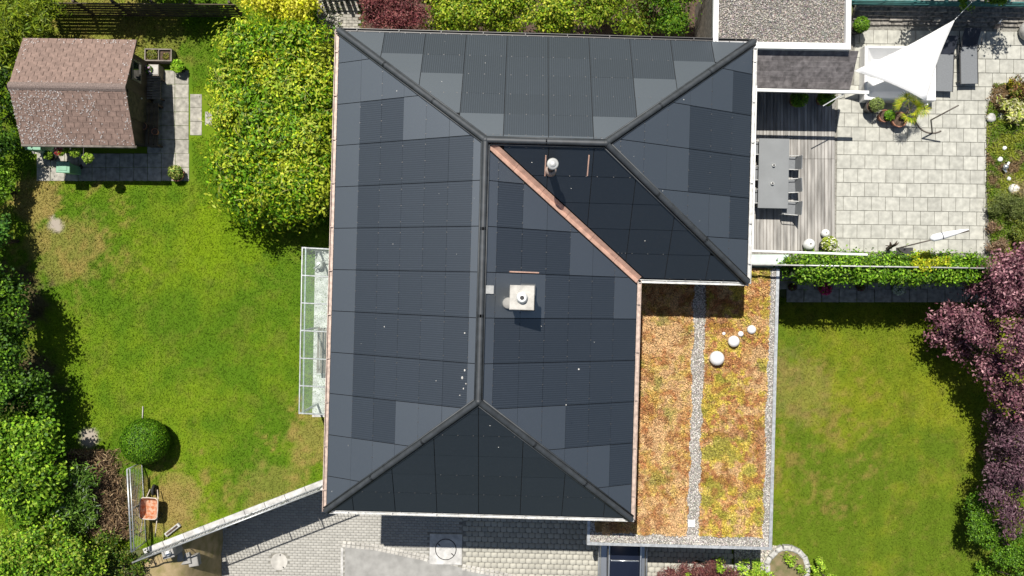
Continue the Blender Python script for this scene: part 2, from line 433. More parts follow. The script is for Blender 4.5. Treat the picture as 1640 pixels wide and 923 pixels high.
m = MB(); m.add([(-900, -900, ZL - .02), (900, -900, ZL - .02), (900, 900, ZL - .02), (-900, 900, ZL - .02)], [(0, 1, 2, 3)])
tag(m.build('ground', MT['ground']), 'rough green ground around the property', kind='structure')
# upper plateau (left garden, back garden, terrace) with its retaining sides
W0, W1 = P(231, 881), P(522, 769)
q1, q2, q3 = fromH(-5.2, -6.6), fromH(3.4, -6.6), fromH(3.4, .9)
pl = [(-90, -90), (W0.x - .05, -90), (W0.x - .05, W0.y), (W1.x, W1.y - .0), q1, q2, q3, tuple(P(1250, 449)[:2]), tuple(P(1700, 453)[:2]), (90, P(0, 453).y), (90, 90), (-90, 90)]
m = MB(); m.prism(pl, ZL - .5, -.012)
tag(m.build('terrain', MT['ground']), 'raised garden level carrying the left lawn and the terrace', kind='structure')

def lawn_left_ok(x, y):
    t = (x - W0.x) / (W1.x - W0.x); yw = W0.y + t * (W1.y - W0.y)
    return (y > yw) & ((x > W0.x + .05) | (y > W0.y)) & (x < -5.0)
def spot(x, y, px, py, r, z=0.0):
    c = P(px, py, z); d = np.hypot(x - c.x, y - c.y) / M(r, z) + (fbm(x, y, 3.0, 77, 3) - .5) * 1.1
    return 1 - sstep(.65, 1.1, d)
def grass_col(x, y, seed, dry):
    g1 = np.array((.105, .205, .011)); g2 = np.array((.19, .285, .014)); tan = np.array((.30, .26, .06)); dk = np.array((.065, .145, .008))
    a = fbm(x, y, .38, seed, 4) * 1.25 - .12; b = fbm(x, y, 1.6, seed + 9, 4); c = fbm(x, y, 5.0, seed + 20, 3)
    cc = mixc(np.tile(g1, (len(x), 1)), g2, sstep(.38, .66, .6 * a + .4 * b))
    cc = mixc(cc, dk, sstep(.55, .75, b) * .6)
    cc = mixc(cc, tan, np.clip(sstep(.46, .74, .55 * c + .45 * b) * .8 * dry, 0, 1))
    return cc
def left_col(x, y):
    dry = .28 + .9 * spot(x, y, 120, 380, 120) + .9 * spot(x, y, 170, 40, 130) + 1.0 * spot(x, y, 500, 700, 70) + 1.2 * spot(x, y, 280, 800, 90) + .8 * spot(x, y, 60, 320, 60) + .5 * spot(x, y, 430, 780, 90)
    c = grass_col(x, y, 3, dry)
    tan = np.array((.36, .27, .09))
    for (px, py, r, k) in ((500, 705, 45, .55), (110, 395, 60, .45), (150, 40, 80, .45), (255, 820, 45, .8), (285, 790, 40, .55), (60, 325, 40, .8), (440, 790, 50, .35), (240, 55, 60, .35), (60, 385, 30, .5)):
        c = mixc(c, tan, spot(x, y, px, py, r) * k)
    dirt = np.maximum.reduce([spot(x, y, 144, 700, 17), spot(x, y, 88, 358, 14), spot(x, y, 158, 740, 9)])
    c = mixc(c, np.array((.46, .40, .33)), dirt)
    soil = np.maximum(spot(x, y, 165, 800, 60), np.maximum(spot(x, y, 20, 480, 60), spot(x, y, 40, 620, 60)))
    c = mixc(c, np.array((.13, .09, .055)), soil * .85)
    lush = np.maximum(spot(x, y, 340, 380, 60), spot(x, y, 400, 370, 60)); c = mixc(c, np.array((.21, .32, .008)), lush * .55)
    return c
def right_col(x, y):
    dry = .25 + .45 * spot(x, y, 1300, 700, 150, ZL)
    c = grass_col(x, y, 40, dry) * np.array((1.25, .98, 1.4))
    c = mixc(c, np.array((.27, .29, .015)), spot(x, y, 1440, 560, 140, ZL) * .25)
    c = c * (1 + .03 * np.sign(np.sin((x - .03 * y) * 2 * math.pi / 1.05)) * sstep(.1, .5, np.abs(np.sin((x - .03 * y) * 2 * math.pi / 1.05))))[:, None]
    c = mixc(c, np.array((.30, .24, .10)), spot(x, y, 1275, 620, 60, ZL) * .35)
    return c
a, b = P(-30, 900), P(560, -20)
me = grid_patch('lawn', lawn_left_ok, a.x, -4.9, a.y, b.y, -.004, .12, GRASS, left_col)
tag(link('lawn', me), 'sunny patchy lawn left of the house', kind='structure')
n = 230000
x = a.x + RNG.random(n) * (-5.2 - a.x); y = a.y + RNG.random(n) * (b.y - a.y); k = lawn_left_ok(x, y)
x, y = x[k], y[k]; cc = left_col(x, y) * (.65 + .7 * RNG.random((len(x), 1)))
dk = np.maximum(spot(x, y, 144, 700, 15), spot(x, y, 88, 358, 12)); k = RNG.random(len(x)) > dk * .95
k &= ~((x > P(58, 0).x) & (x < P(308, 0).x) & (y < P(0, 100).y) & (y > P(0, 290).y))
k &= ~((x > P(300, 0).x) & (x < P(346, 0).x) & (y < P(0, 150).y) & (y > P(0, 220).y))
x, y, cc = x[k], y[k], cc[k]
tag(link('grass', blades('grass', x, y, np.full(len(x), -.004), cc)), 'short mown grass of the left lawn', kind='stuff')
# lower right lawn
a2, b2 = P(1236, 940, ZL), P(1720, 480, ZL)
a2b = P(1236, 940, ZL)
okr = lambda x, y: (y < P(0, 477, ZL).y)
me = grid_patch('lawn', okr, 8.3, b2.x, a2.y - 1, b2.y + .3, ZL, .12, GRASS, right_col)
tag(link('lawn', me), 'lower lawn right of the planted flat roof', kind='structure')
n = 150000
x = 8.6 + RNG.random(n) * (b2.x - 8.6); y = a2.y - 1 + RNG.random(n) * (b2.y + .1 - a2.y + 1)
cc = right_col(x, y) * (.65 + .7 * RNG.random((n, 1)))
tag(link('grass', blades('grass', x, y, np.full(n, ZL), cc)), 'short mown grass of the lower lawn', kind='stuff')

# ---------------------------------------------------------------- driveway
drv = MB()
dpoly = [P(205, 960, ZD), P(205, 905, ZD), P(300, 876, ZD), P(560, 760, ZD), P(1172, 780, ZD), P(1172, 960, ZD)]
drv.prism([(p.x, p.y) for p in dpoly], ZD - .04, ZD - .012)
drive = tag(drv.build('driveway', MT['joint']), 'pale paved driveway below the house front', kind='structure')
# small rectangular pavers on the left, interlocking ones on the right: too many to pick apart, joined
def inpoly(x, y, poly):
    r = np.zeros(len(x), bool); n = len(poly)
    for i in range(n):
        x0, y0 = poly[i][:2]; x1, y1 = poly[(i + 1) % n][:2]
        c = ((y0 > y) != (y1 > y)) & (x < (x1 - x0) * (y - y0) / (y1 - y0 + 1e-12) + x0); r ^= c
    return r
def blocks(name, cells, z0, h, material, parent, tone):
    """cells: list of (cx,cy,poly) small prisms"""
    vs, fs4, cs = [], [], []
    for cx, cy, sx, sy, rz in cells:
        c, s = math.cos(rz), math.sin(rz); n0 = len(vs)
        b = .012
        for (ex, z) in ((0, z0), (0, z0 + h - b), (b, z0 + h)):
            for (ax, ay) in ((-1, -1), (1, -1), (1, 1), (-1, 1)):
                X = ax * (sx / 2 - ex); Y = ay * (sy / 2 - ex); vs.append((cx + X*c - Y*s, cy + X*s + Y*c, z))
        for k in (0, 4):
            for i in range(4):
                j = (i + 1) % 4; fs4.append((n0+k+i, n0+k+j, n0+k+4+j, n0+k+4+i))
        fs4.append((n0+8, n0+9, n0+10, n0+11))
        t = tone * (.91 + .18 * random.random()); cs += [t] * 12
    me = idx_mesh(name, np.array(vs), np.array(fs4), material, np.array(cs))
    return tag(link(name, me, parent), kind='stuff')
PAV = mat_attr('paver_stone', .88, 0, .3)
cells = []; pitch_x, pitch_y = .205, .105
lim = [P(205, 960, ZD), P(230, 898, ZD), P(312, 893, ZD), P(350, 850, ZD), P(560, 770, ZD), P(737, 790, ZD), P(737, 925, ZD), P(690, 900, ZD), P(550, 868, ZD), P(550, 960, ZD)]
limv = [(p.x, p.y) for p in lim]; ang = R(-1.2)
gx = np.arange(-16, -1, pitch_x); gy = np.arange(-16, -6, pitch_y)
pts = []
for j, yy in enumerate(gy):
    for xx in gx: pts.append((xx + (j % 2) * pitch_x * .5, yy))
pts = np.array(pts); ca, sa = math.cos(ang), math.sin(ang); rot = np.stack([pts[:, 0]*ca - pts[:, 1]*sa, pts[:, 0]*sa + pts[:, 1]*ca], 1)
keep = inpoly(rot[:, 0], rot[:, 1], limv)
sq = P(714, 880, ZD); keep &= ~((np.abs(rot[:, 0] - sq.x) < M(27, ZD) + .02) & (np.abs(rot[:, 1] - sq.y) < M(26, ZD) + .02))
mh = P(447, 900, ZD); keep &= np.hypot(rot[:, 0] - mh.x, rot[:, 1] - mh.y) > .36
for q in rot[keep]: cells.append((q[0], q[1], pitch_x - .012, pitch_y - .010, ang))
blocks('paver', cells, ZD - .03, .03, PAV, drive, np.array((.38, .37, .34)))
# interlocking bell-shaped pavers
cells = []
px0, py0 = P(741, 820, ZD), P(955, 950, ZD)
hexv, hexf, hexc = [], [], []
pw, ph = .245, .20
row = 0; yy = P(0, 780, ZD).y
while yy > P(0, 960, ZD).y:
    xx = px0.x + (pw * .5 if row % 2 else 0) + .12
    while xx < P(1172, 0, ZD).x:
        pxx = xx; pyy = yy + (-.027) * (xx - px0.x)
        insq = abs(pxx - sq.x) < M(27, ZD) + .1 and abs(pyy - sq.y) < M(26, ZD) + .1
        if not insq:
            g = .011; a_, b_ = pw / 2 - g, ph / 2 - g * .8
            outl = [(-a_*.72, -b_*1.22), (a_*.72, -b_*1.22), (a_, -b_*.55), (a_, b_*.55), (a_*.70, b_*.80), (-a_*.70, b_*.80), (-a_, b_*.55), (-a_, -b_*.55)]
            n0 = len(hexv); tone = np.array((.41, .395, .34)) * (.88 + .24 * random.random())
            for zz, e in ((ZD - .03, 1), (ZD - .008, 1), (ZD, .93)):
                for ox, oy in outl: hexv.append((pxx + ox * e, pyy + oy * e, zz)); hexc.append(tone)
            for k2 in (0, 8):
                for i in range(8):
                    j = (i + 1) % 8; hexf.append((n0+k2+i, n0+k2+j, n0+k2+8+j, n0+k2+8+i))
            hexf.append((n0+16, n0+17, n0+18, n0+19)); hexf.append((n0+16, n0+19, n0+20, n0+23)); hexf.append((n0+20, n0+21, n0+22, n0+23))
        xx += pw
    yy -= ph; row += 1
me = idx_mesh('interlocking_paver', np.array(hexv), np.array(hexf), PAV, np.array(hexc))
tag(link('interlocking_paver', me, drive), kind='stuff')
# street-side asphalt with a cobbled border and a painted line
m = MB(); ap = [P(552, 872, ZD), P(600, 878, ZD), P(680, 895, ZD), P(740, 910, ZD), P(800, 921, ZD), P(860, 940, ZD), P(860, 975, ZD), P(552, 975, ZD)]
m.prism([(p.x, p.y) for p in ap], ZD - .03, ZD + .006)
tag(m.build('road', MT['asphalt']), 'smooth grey street surface below the driveway', kind='structure')
m = MB(); c = P(547.5, 925, ZD); m.slab((c.x, c.y, ZD - .02), (.10, 2.3, .032), .004, R(-.6)); m.build('kerb_line', MT['conc_white'], drive)
bp = [P(548, 869, ZD), P(600, 874, ZD), P(680, 891, ZD), P(740, 906, ZD), P(800, 917, ZD), P(870, 937, ZD)]
cobm = MB(); cobm.slab((0, 0, -.03), (.15, .12, .05), .02); cob = None
for i in range(len(bp) - 1):
    L_ = (bp[i+1] - bp[i]).length; k = int(L_ / .165)
    an = math.atan2(bp[i+1].y - bp[i].y, bp[i+1].x - bp[i].x)
    for j in range(k):
        q = bp[i].lerp(bp[i+1], (j + .5) / k)
        if abs(q.x - sq.x) < M(28, ZD) and abs(q.y - sq.y) < M(27, ZD): continue
        for side in (0, .135):
            o = cobm.build('cobble', MT['conc'], drive) if cob is None else link('cobble', cob.data, drive)
            if cob is None: cob = o
            o.location = (q.x + math.sin(an) * side, q.y - math.cos(an) * side, ZD + random.uniform(0, .006)); o.rotation_euler = (0, 0, an + random.uniform(-.08, .08))
# manholes
t = thing('manhole_cover', 'white square slab with a dark ring, half shaded by the eaves', 'manhole', (sq.x, sq.y, ZD), R(-1))
m = MB(); m.slab((0, 0, -.03), (M(52, ZD), M(49, ZD), .042), .01); m.build('slab', MT['conc_white'], t)
rp = [(math.cos(i * math.pi / 18) * .40, math.sin(i * math.pi / 18) * .40, .014) for i in range(37)]
m = MB(); m.tube(rp, .018, 6, False); m.build('ring', MT['iron'], t, True)
m = MB(); m.lathe((0, 0, .012), [(.39, 0), (.39, .005), (.38, .008)], 36); m.build('lid', MT['conc_white'], t)
for s in (1, -1):
    m = MB(); m.tube([(-.30*s, .22*s, .018), (-.25*s, .17*s, .035), (-.22*s, .15*s, .018)], .02, 6); m.build('lift_hook', MT['iron'], t, True)
t = thing('manhole_cover', 'round concrete manhole cover on the open driveway', 'manhole', (mh.x, mh.y, ZD))
m = MB(); m.lathe((0, 0, -.03), [(.33, 0), (.33, .035), (.32, .042)], 32); m.build('lid', MT['conc'], t)
for an in (1.4, -.9):
    m = MB(); m.box((math.cos(an) * .27, math.sin(an) * .27, .014), (.07, .04, .008), an); m.build('lift_hole', MT['iron'], t)

# ---------------------------------------------------------------- bank at the driveway's left end
m = MB(); vs, fs = [], []
us = [(213, 0), (235, -.04), (258, -.14), (280, -.30), (310, -.62), (312, ZD - .02)]
BF = [0, .05, .10, .16, .215, .285]
for j, py in enumerate((888, 905, 925, 975)):
    for i, (pxx, z) in enumerate(us):
        yy = py if j else 888 - (pxx - 213) * .375
        p = P(pxx, yy, z) if j else None
        if j == 0:
            f_ = BF[i]; X = W0.x + (W1.x - W0.x) * f_; Y = W0.y + (W1.y - W0.y) * f_; p = Vector((X, Y - .02, z))
        else:
            p = Vector((W0.x + (W1.x - W0.x) * BF[i] + .05 * math.sin(j * 2.0), P(0, py).y, z + .08 * math.sin(3.1 * i + j * 2)))
        vs.append(p)
for j in range(3):
    for i in range(5): fs.append((j*6+i, (j+1)*6+i, (j+1)*6+i+1, j*6+i+1))
m.add(vs, fs); tag(m.build('bank', mat('bare_bank_earth', (.40, .30, .17), .95, .4, 3, c2=(.24, .20, .08), bump=.5), None, True), 'bare dry earth bank at the left end of the driveway', kind='structure')

# ---------------------------------------------------------------- retaining wall with railing
dv = (W1 - W0); wl = dv.length; wa = math.atan2(dv.y, dv.x)
t = thing('retaining_wall', 'long diagonal white retaining wall between lawn and driveway', 'wall', W0, wa)
m = MB(); m.box((wl/2, -.13, (ZL + 0) / 2 - .05), (wl, .25, -ZL - .1), 0); m.build('wall_body', MT['render'], t)
k = 9
for i in range(k):
    m = MB(); m.slab((wl * (i + .5) / k, -.11, -.10), (wl / k - .012, .34, .22), .015); m.build('coping_stone', MT['conc_white'], t)
t = thing('steel_railing', 'galvanised bar railing standing on the diagonal retaining wall', 'railing', W0 + Vector((0, 0, .12)), wa)
H = .95
for i in range(6):
    m = MB(); m.box((.15 + (wl - .3) * i / 5, -.12, H / 2), (.045, .045, H)); m.build('post', MT['galv'], t)
m = MB(); m.tube([(0, -.12, H), (wl, -.12, H)], .028, 8); m.build('top_rail', MT['galv'], t, True)
m = MB(); m.tube([(0.1, -.12, .1), (wl - .1, -.12, .1)], .016, 6); m.build('bottom_rail', MT['galv'], t, True)
barm = MB(); barm.tube([(0, 0, .1), (0, 0, H)], .008, 5); b0 = None
nb = int(wl / .13)
for i in range(nb):
    o = barm.build('bar', MT['galv'], t) if b0 is None else link('bar', b0.data, t)
    b0 = b0 or o; o.location = (.2 + i * (wl - .4) / nb, -.12, 0)

# ================================================================ HOUSE
ZE, ZR = 3.06, 5.9
house = thing('house', 'house with dark solar-panelled hip roof and copper valley', 'house', (0, 0, 0), TH)
u0, u1, u2, v0, v1, v2 = -5.765, 4.015, 7.535, -7.285, .387, 8.09
A_, B_, C_, D_, E_, F_ = (u0, v2, ZE), (u2, v2, ZE), (u2, v1, ZE), (u1, v1, ZE), (u1, v0, ZE), (u0, v0, ZE)
R1, R2, R3 = (-.875, 4.22, ZR), (2.58, 4.22, ZR), (-.875, -3.28, ZR)
ov = .65
wp = [(u0+ov, v0+ov), (u1-ov, v0+ov), (u1-ov, v1+ov), (u2-ov, v1+ov), (u2-ov, v2-ov), (u0+ov, v2-ov)]
m = MB(); m.prism(wp, ZL - .2, ZE - .12); m.build('wall', MT['render'], house)
m = MB(); m.prism([(u0+.03, v0+.03), (u1-.03, v0+.03), (u1-.03, v1+.03), (u2-.03, v1+.03), (u2-.03, v2-.03), (u0+.03, v2-.03)], ZE - .13, ZE - .06); m.build('soffit', MT['white'], house)
planes = dict(top=[A_, R1, R2, B_], right=[B_, R2, C_], south=[C_, R2, R1, D_], east=[D_, R1, R3, E_], bottom=[E_, R3, F_], left=[F_, R3, R1, A_])
m = MB()
for pts_ in planes.values():
    m.add([Vector(p) - Vector((0, 0, .03)) for p in pts_], [tuple(range(len(pts_)))])
roof = m.build('roof', MT['under'], house)
CL = MB(); DROP = []
def clip(poly, a, b, c):   # keep a*x+b*y+c >= 0
    out = []
    for i in range(len(poly)):
        p, q = poly[i], poly[(i + 1) % len(poly)]
        dp, dq = a*p[0] + b*p[1] + c, a*q[0] + b*q[1] + c
        if dp >= 0: out.append(p)
        if (dp >= 0) != (dq >= 0):
            t = dp / (dp - dq); out.append((p[0] + (q[0]-p[0])*t, p[1] + (q[1]-p[1])*t))
    return out
def area(p): return abs(sum(p[i][0]*p[(i+1)%len(p)][1] - p[(i+1)%len(p)][0]*p[i][1] for i in range(len(p)))) / 2
def tile_plane(key, e_axis, lines_e, lines_d, solar, insets):
    """e: coordinate along the eave (house u or v), d: plan distance from the eave"""
    pts3 = planes[key]
    horiz = e_axis == 'u'
    e0, sg = {'top': (v2, -1), 'bottom': (v0, 1), 'south': (v1, 1), 'left': (u0, 1), 'right': (u2, -1), 'east': (u1, -1)}[key]
    to = (lambda p: (p[0], (p[1] - e0) * sg)) if horiz else (lambda p: (p[1], (p[0] - e0) * sg))
    poly = [to(p) for p in pts3]
    cx = sum(p[0] for p in poly) / len(poly); cy = sum(p[1] for p in poly) / len(poly)
    run = max(p[1] for p in poly); slope = (ZR - ZE) / run; cosn = 1 / math.hypot(1, slope)
    nloc = Vector((0, -slope, 1)).normalized()    # in (e,d,z)
    hp = []
    for i in range(len(poly)):
        p, q = poly[i], poly[(i+1) % len(poly)]; dx, dy = q[0]-p[0], q[1]-p[1]; L_ = math.hypot(dx, dy)
        a, b = -dy / L_, dx / L_; c = -(a*p[0] + b*p[1])
        if a*cx + b*cy + c < 0: a, b, c = -a, -b, -c
        hp.append((a, b, c - insets[i]))
    g = .010
    for i in range(len(lines_e) - 1):
        for j in range(len(lines_d) - 1):
            ea, eb, da, db = lines_e[i] + g, lines_e[i+1] - g, lines_d[j] + g * .7, lines_d[j+1] - g * .7
            pg = [(ea, da), (eb, da), (eb, db), (ea, db)]
            for h in hp:
                pg = clip(pg, *h)
                if len(pg) < 3: break
            if len(pg) < 3 or area(pg) < .012: continue
            is_s = (i, j) in solar
            jit = random.uniform(-.002, .004)
            lap = .014      # each plate's lower edge stands a little proud of the next
            top, bot = [], []
            for (e, d_) in pg:
                lift = jit + lap * (1 - (d_ - da) / (db - da + 1e-6)) + .004
                p3 = Vector((e, d_, ZE + d_ * slope)) + nloc * lift; q3 = Vector((e, d_, ZE + d_ * slope)) - nloc * .012
                for lst, r3 in ((top, p3), (bot, q3)):
                    if horiz: lst.append((r3.x, e0 + r3.y * sg, r3.z))
                    else: lst.append((e0 + r3.y * sg, r3.x, r3.z))
            nn = len(pg); vs = bot + top
            fs = [tuple(range(nn, 2*nn))] + [(k, (k+1) % nn, (k+1) % nn + nn, k + nn) for k in range(nn)]
            # consistent outward winding for the top face
            v0_, v1_, v2_ = (Vector(top[k]) for k in (0, 1, 2))
            if (v1_ - v0_).cross(v2_ - v0_).z < 0: fs = [tuple(reversed(f)) for f in fs]
            me = bpy.data.meshes.new('panel'); me.from_pydata(vs, [], fs)
            uvl = me.uv_layers.new(name='UVMap')
            for lp in me.loops:
                k = lp.vertex_index % nn; uvl.data[lp.index].uv = (pg[k][0] - lines_e[i], pg[k][1] / cosn)
            me.materials.append(MT[('shaded_slope' if key in ('south', 'bottom') else 'solar') if is_s else 'blind']); me.update()
            o = link('solar_or_shaded_panel' if is_s else 'roof_plate', me, roof)
            if nn == 4:                               # retaining hooks along the lower edge
                for f_ in (.12, .5, .88):
                    q_ = Vector(top[0]).lerp(Vector(top[1]), f_); CL.box(tuple(q_ + Vector((0, 0, .006))), (.026, .026, .012))
            for _ in range(1 if random.random() < .12 else 0):
                w_ = [random.random() for _ in range(nn)]; sw = sum(w_); q_ = Vector((0, 0, 0))
                for a__, t__ in zip(w_, top): q_ += Vector(t__) * (a__ / sw)
                DROP.append(q_)
VL = [-6.17 + 1.321 * k for k in range(-1, 12)]          # shared course lines along v; index 1 is k=0
S = set()
dl = [0.03, .85] + [.85 + .738 * k for k in range(1, 6)] + [5.2]
for r_ in range(12):
    k = r_ - 1                                            # cell between VL[r_] (k) and k+1
    if 2 <= k <= 7: S |= {(r_, j) for j in range(1, 6)}
    if k in (1, 8): S |= {(r_, 1), (r_, 2)}
tile_plane('left', 'v', VL, dl, S, [.10, .10, .10, .0])
S = set(); de = [.03] + [.06 + .74 * k for k in range(1, 7)] + [5.2]
sol_e = {0: {0}, 1: {0, 1, 2}, 2: range(6), 3: range(6), 4: {1, 2, 3}, 5: {3, 4, 5}, 6: {5}}
for k, js in sol_e.items(): S |= {(k + 1, j) for j in js}
tile_plane('east', 'v', VL, de, S, [.17, .10, .10, .0])
S = set()
for k, js in {6: {0}, 7: {0, 1, 2}, 8: {0, 1, 2}, 9: {0}}.items(): S |= {(k + 1, j) for j in js}
tile_plane('right', 'v', VL, [.05] + [.75 * k for k in range(1, 8)], S, [.10, .10, .0])
UL = [-.37 + 1.305 * k for k in range(-5, 8)]
DT = [.04] + [.15 + .705 * k for k in range(1, 7)]
S = set()                                                # index 5 is u=-.37 (photo x 810)
for j, (a_, b_) in enumerate(((2, 10), (3, 9), (4, 8), (4, 8), (5, 7))): S |= {(i, j) for i in range(a_, b_)}
tile_plane('top', 'u', UL, DT, S, [.10, .10, .10, .0])
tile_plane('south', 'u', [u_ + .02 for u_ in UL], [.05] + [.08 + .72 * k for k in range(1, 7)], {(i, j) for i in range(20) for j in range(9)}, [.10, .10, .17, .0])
tile_plane('bottom', 'u', [-.875 + 1.33 * k for k in range(-4, 5)], [.05] + [.08 + .70 * k for k in range(1, 7)], {(i, j) for i in range(20) for j in range(9)}, [.10, .10, .0])  # every plate on these two shaded slopes takes the darkened finish
tag(CL.build('panel_hook', MT['dark_metal'], roof), kind='stuff')
for (px_, py_) in ((745, 592), (741, 604), (747, 613), (743, 621), (737, 632), (868, 524), (932, 598), (905, 645), (798, 722), (745, 533)):
    p_ = P(px_, py_, 5.4); u_, v_ = toH(p_.x, p_.y); zz_ = ZE + ((u_ - u0) if u_ < R1[0] else (u1 - u_)) * (ZR - ZE) / (u1 - R1[0])
    if v_ < R3[1] and abs(u_ + .875) < (R3[1] - v0) * .8: zz_ = ZE + (v_ - v0) * (ZR - ZE) / (R3[1] - v0)
    DROP.append(Vector((u_, v_, zz_ + .022)))
mm = MB()
for i, q_ in enumerate(DROP):
    r_ = random.uniform(.008, .02) * (1.7 if i >= len(DROP) - 10 else 1)
    mm.lathe(tuple(q_ + Vector((0, 0, -.004))), [(r_, 0), (r_ * .8, .006), (r_ * .2, .008)], 7, random.uniform(.7, 1.4), random.uniform(.7, 1.4))
tag(mm.build('bird_dropping', MT['stone'], roof), kind='stuff')
# ridge and hip caps
def cap(name, p, q):
    p, q = Vector(p), Vector(q); dr = (q - p).normalized(); o_ = Vector((0, 0, .05))
    nseg = max(2, round((q - p).length / 2.2))
    for i in range(nseg):
        a_, b_ = p.lerp(q, i / nseg) + o_, p.lerp(q, (i + 1) / nseg + (.012 if i < nseg - 1 else 0)) + o_
        mm = MB(); mm.tube([a_, b_], [.088, .088], 14, False); mm.build('ridge_cap', MT['cap'], roof, True)
    for s in (-.108, .108):
        side = dr.cross(Vector((0, 0, 1))).normalized() * s
        mm = MB(); mm.tube([p + side + Vector((0, 0, -.015)), q + side + Vector((0, 0, -.015))], .028, 6); mm.build('cap_edge', MT['cap'], roof, True)
for p, q in ((A_, R1), (R1, R2), (R2, B_), (R2, C_), (R1, R3), (R3, F_), (R3, E_)): cap('cap', p, q)
for p in (R1, R2, R3):
    mm = MB(); mm.sphere((p[0], p[1], p[2] + .052), .10, 14, 8); mm.build('cap_joint', MT['cap'], roof, True)
# copper valley: a shallow trough with standing edges
dvv = Vector((D_[0] - R1[0], D_[1] - R1[1], 0)); dvn = dvv.normalized(); sd = Vector((dvn.y, -dvn.x, 0))
wv = .13
def on_plane(key, p):
    if key == 'south': return ZE + (p.y - v1) * (ZR - ZE) / (R1[1] - v1)
    return ZE + (u1 - p.x) * (ZR - ZE) / (u1 - R1[0])
pa, pb_ = Vector((R1[0], R1[1], 0)) + dvn * .12, Vector((D_[0], D_[1], 0)) + dvn * .04
lft = sd if on_plane('south', pa + sd) > on_plane('south', pa - sd) else -sd
mm = MB(); N_ = 6
for i in range(N_):
    p, q = pa.lerp(pb_, i / N_), pa.lerp(pb_, (i + 1) / N_ - .001)
    rows = []
    for pt in (p, q):
        c0 = Vector((pt.x, pt.y, 0))
        e1 = c0 - sd * wv; e2 = c0 + sd * wv
        zc = min(on_plane('south', c0), on_plane('east', c0)) + .012 + .004 * (i % 2)
        def zz(pp): return max(on_plane('south', pp), on_plane('east', pp))
        def lowz(pp): return on_plane('east', pp) if on_plane('east', pp) > on_plane('south', pp) else on_plane('south', pp)
        rows.append([Vector((e1.x, e1.y, lowz(e1) + .02)), Vector((e1.x, e1.y, lowz(e1) + .045)) + sd * .012, Vector((c0.x, c0.y, zc)), Vector((e2.x, e2.y, lowz(e2) + .045)) - sd * .012, Vector((e2.x, e2.y, lowz(e2) + .02))])
    vs = rows[0] + rows[1]; mm.add(vs, [(k, k+1, k+6, k+5) for k in range(4)])
mm.build('valley_flashing', MT['copper'], roof)
# gutters
def gutter(p, q, out, m_, w_=.13, z=ZE - .05):
    p, q, o_ = Vector((*p, z)), Vector((*q, z)), Vector((*out, 0))
    mm = MB(); prof = [(0, .03), (0.0, -.05), (w_ * .3, -.09), (w_ * .7, -.09), (w_, -.05), (w_, .035), (w_ - .02, .035), (w_ - .02, -.03), (.02, -.03), (.02, .03)]
    vs = [pt + o_ * (a) + Vector((0, 0, b)) for pt in (p, q) for a, b in prof]; k = len(prof)
    mm.add(vs, [(i, (i+1) % k, (i+1) % k + k, i + k) for i in range(k)] + [tuple(range(k))[::-1], tuple(range(k, 2*k))])
    g_ = mm.build('gutter', m_, house)
    L_ = (q - p).length
    for i in range(int(L_ / 1.3)):
        c = p.lerp(q, (i + .5) / int(L_ / 1.3)); mm = MB(); mm.box(tuple(c + o_ * w_ / 2 + Vector((0, 0, .04))), (.03 if abs(out[0]) < .5 else w_, .03 if abs(out[1]) < .5 else w_, .012)); mm.build('bracket', m_, g_)
gutter((u0, v0 - .05), (u0, v2 + .05), (-1, 0), MT['copper_dull'])
gutter((u1, v0 - .05), (u1, v1 - .02), (1, 0), MT['copper_dull'])
gutter((u0 - .1, v2), (u2 + .1, v2), (0, 1), MT['dark_metal'], .10)
gutter((u0, v0), (u1 + .1, v0), (0, -1), MT['zinc'], .10)
gutter((u1 + .05, v1), (u2 + .05, v1), (0, -1), MT['zinc'], .11)
gutter((u2, v1 - .05), (u2, v2 + .05), (1, 0), MT['zinc'], .12)
# chimney
def rz_at(u, v):   # height of the east plane
    return ZE + (u1 - u) * (ZR - ZE) / (u1 - R1[0])
def Hloc(px, py, z): p = P(px, py, z); return toH(p.x, p.y)
cu, cv = Hloc(836, 477, 6.3); zb = rz_at(cu, cv)
m = MB(); m.box((cu, cv, (zb - .4 + 6.22) / 2), (.60, .60, 6.22 - zb + .4)); chim = m.build('chimney', MT['wall_grey'], house)
m = MB(); m.slab((cu, cv, 6.22), (.70, .70, .09), .015); m.build('chimney_cap', MT['conc'], chim)
m = MB(); m.lathe((cu, cv, 6.31), [(.165, 0), (.165, .05), (.13, .10), (.13, .16), (.10, .17), (.065, .17)], 20); m.build('flue_collar', MT['white'], chim, True)
m = MB(); m.lathe((cu, cv, 6.484), [(.062, 0), (.062, .005)], 16); m.build('flue', MT['iron'], chim)
m = MB(); m.box((cu, cv, zb - .02), (.8, .8, .12)); m.build('flashing', MT['cap'], chim)
du, dv_ = Hloc(814, 486, 5.7); m = MB(); m.lathe((du, dv_, rz_at(du, dv_)), [(.17, -.1), (.17, .15), (.14, .19), (.02, .2)], 18); m.build('vent_cowl', MT['wall_grey'], house, True)
du, dv_ = Hloc(784, 464, 5.7); zz_ = rz_at(du, dv_); m = MB(); m.box((du, dv_, zz_ + .05), (.26, .24, .04), 0, Matrix.Rotation(R(30), 3, 'Y')); m.build('vent_tile', MT['zinc'], house)
du, dv_ = Hloc(840, 436, 5.4); m = MB(); m.box((du, dv_, rz_at(du, dv_) + .03), (1.0, .035, .03), 0, Matrix.Rotation(R(30), 3, 'Y')); m.build('copper_strip', MT['copper'], house)
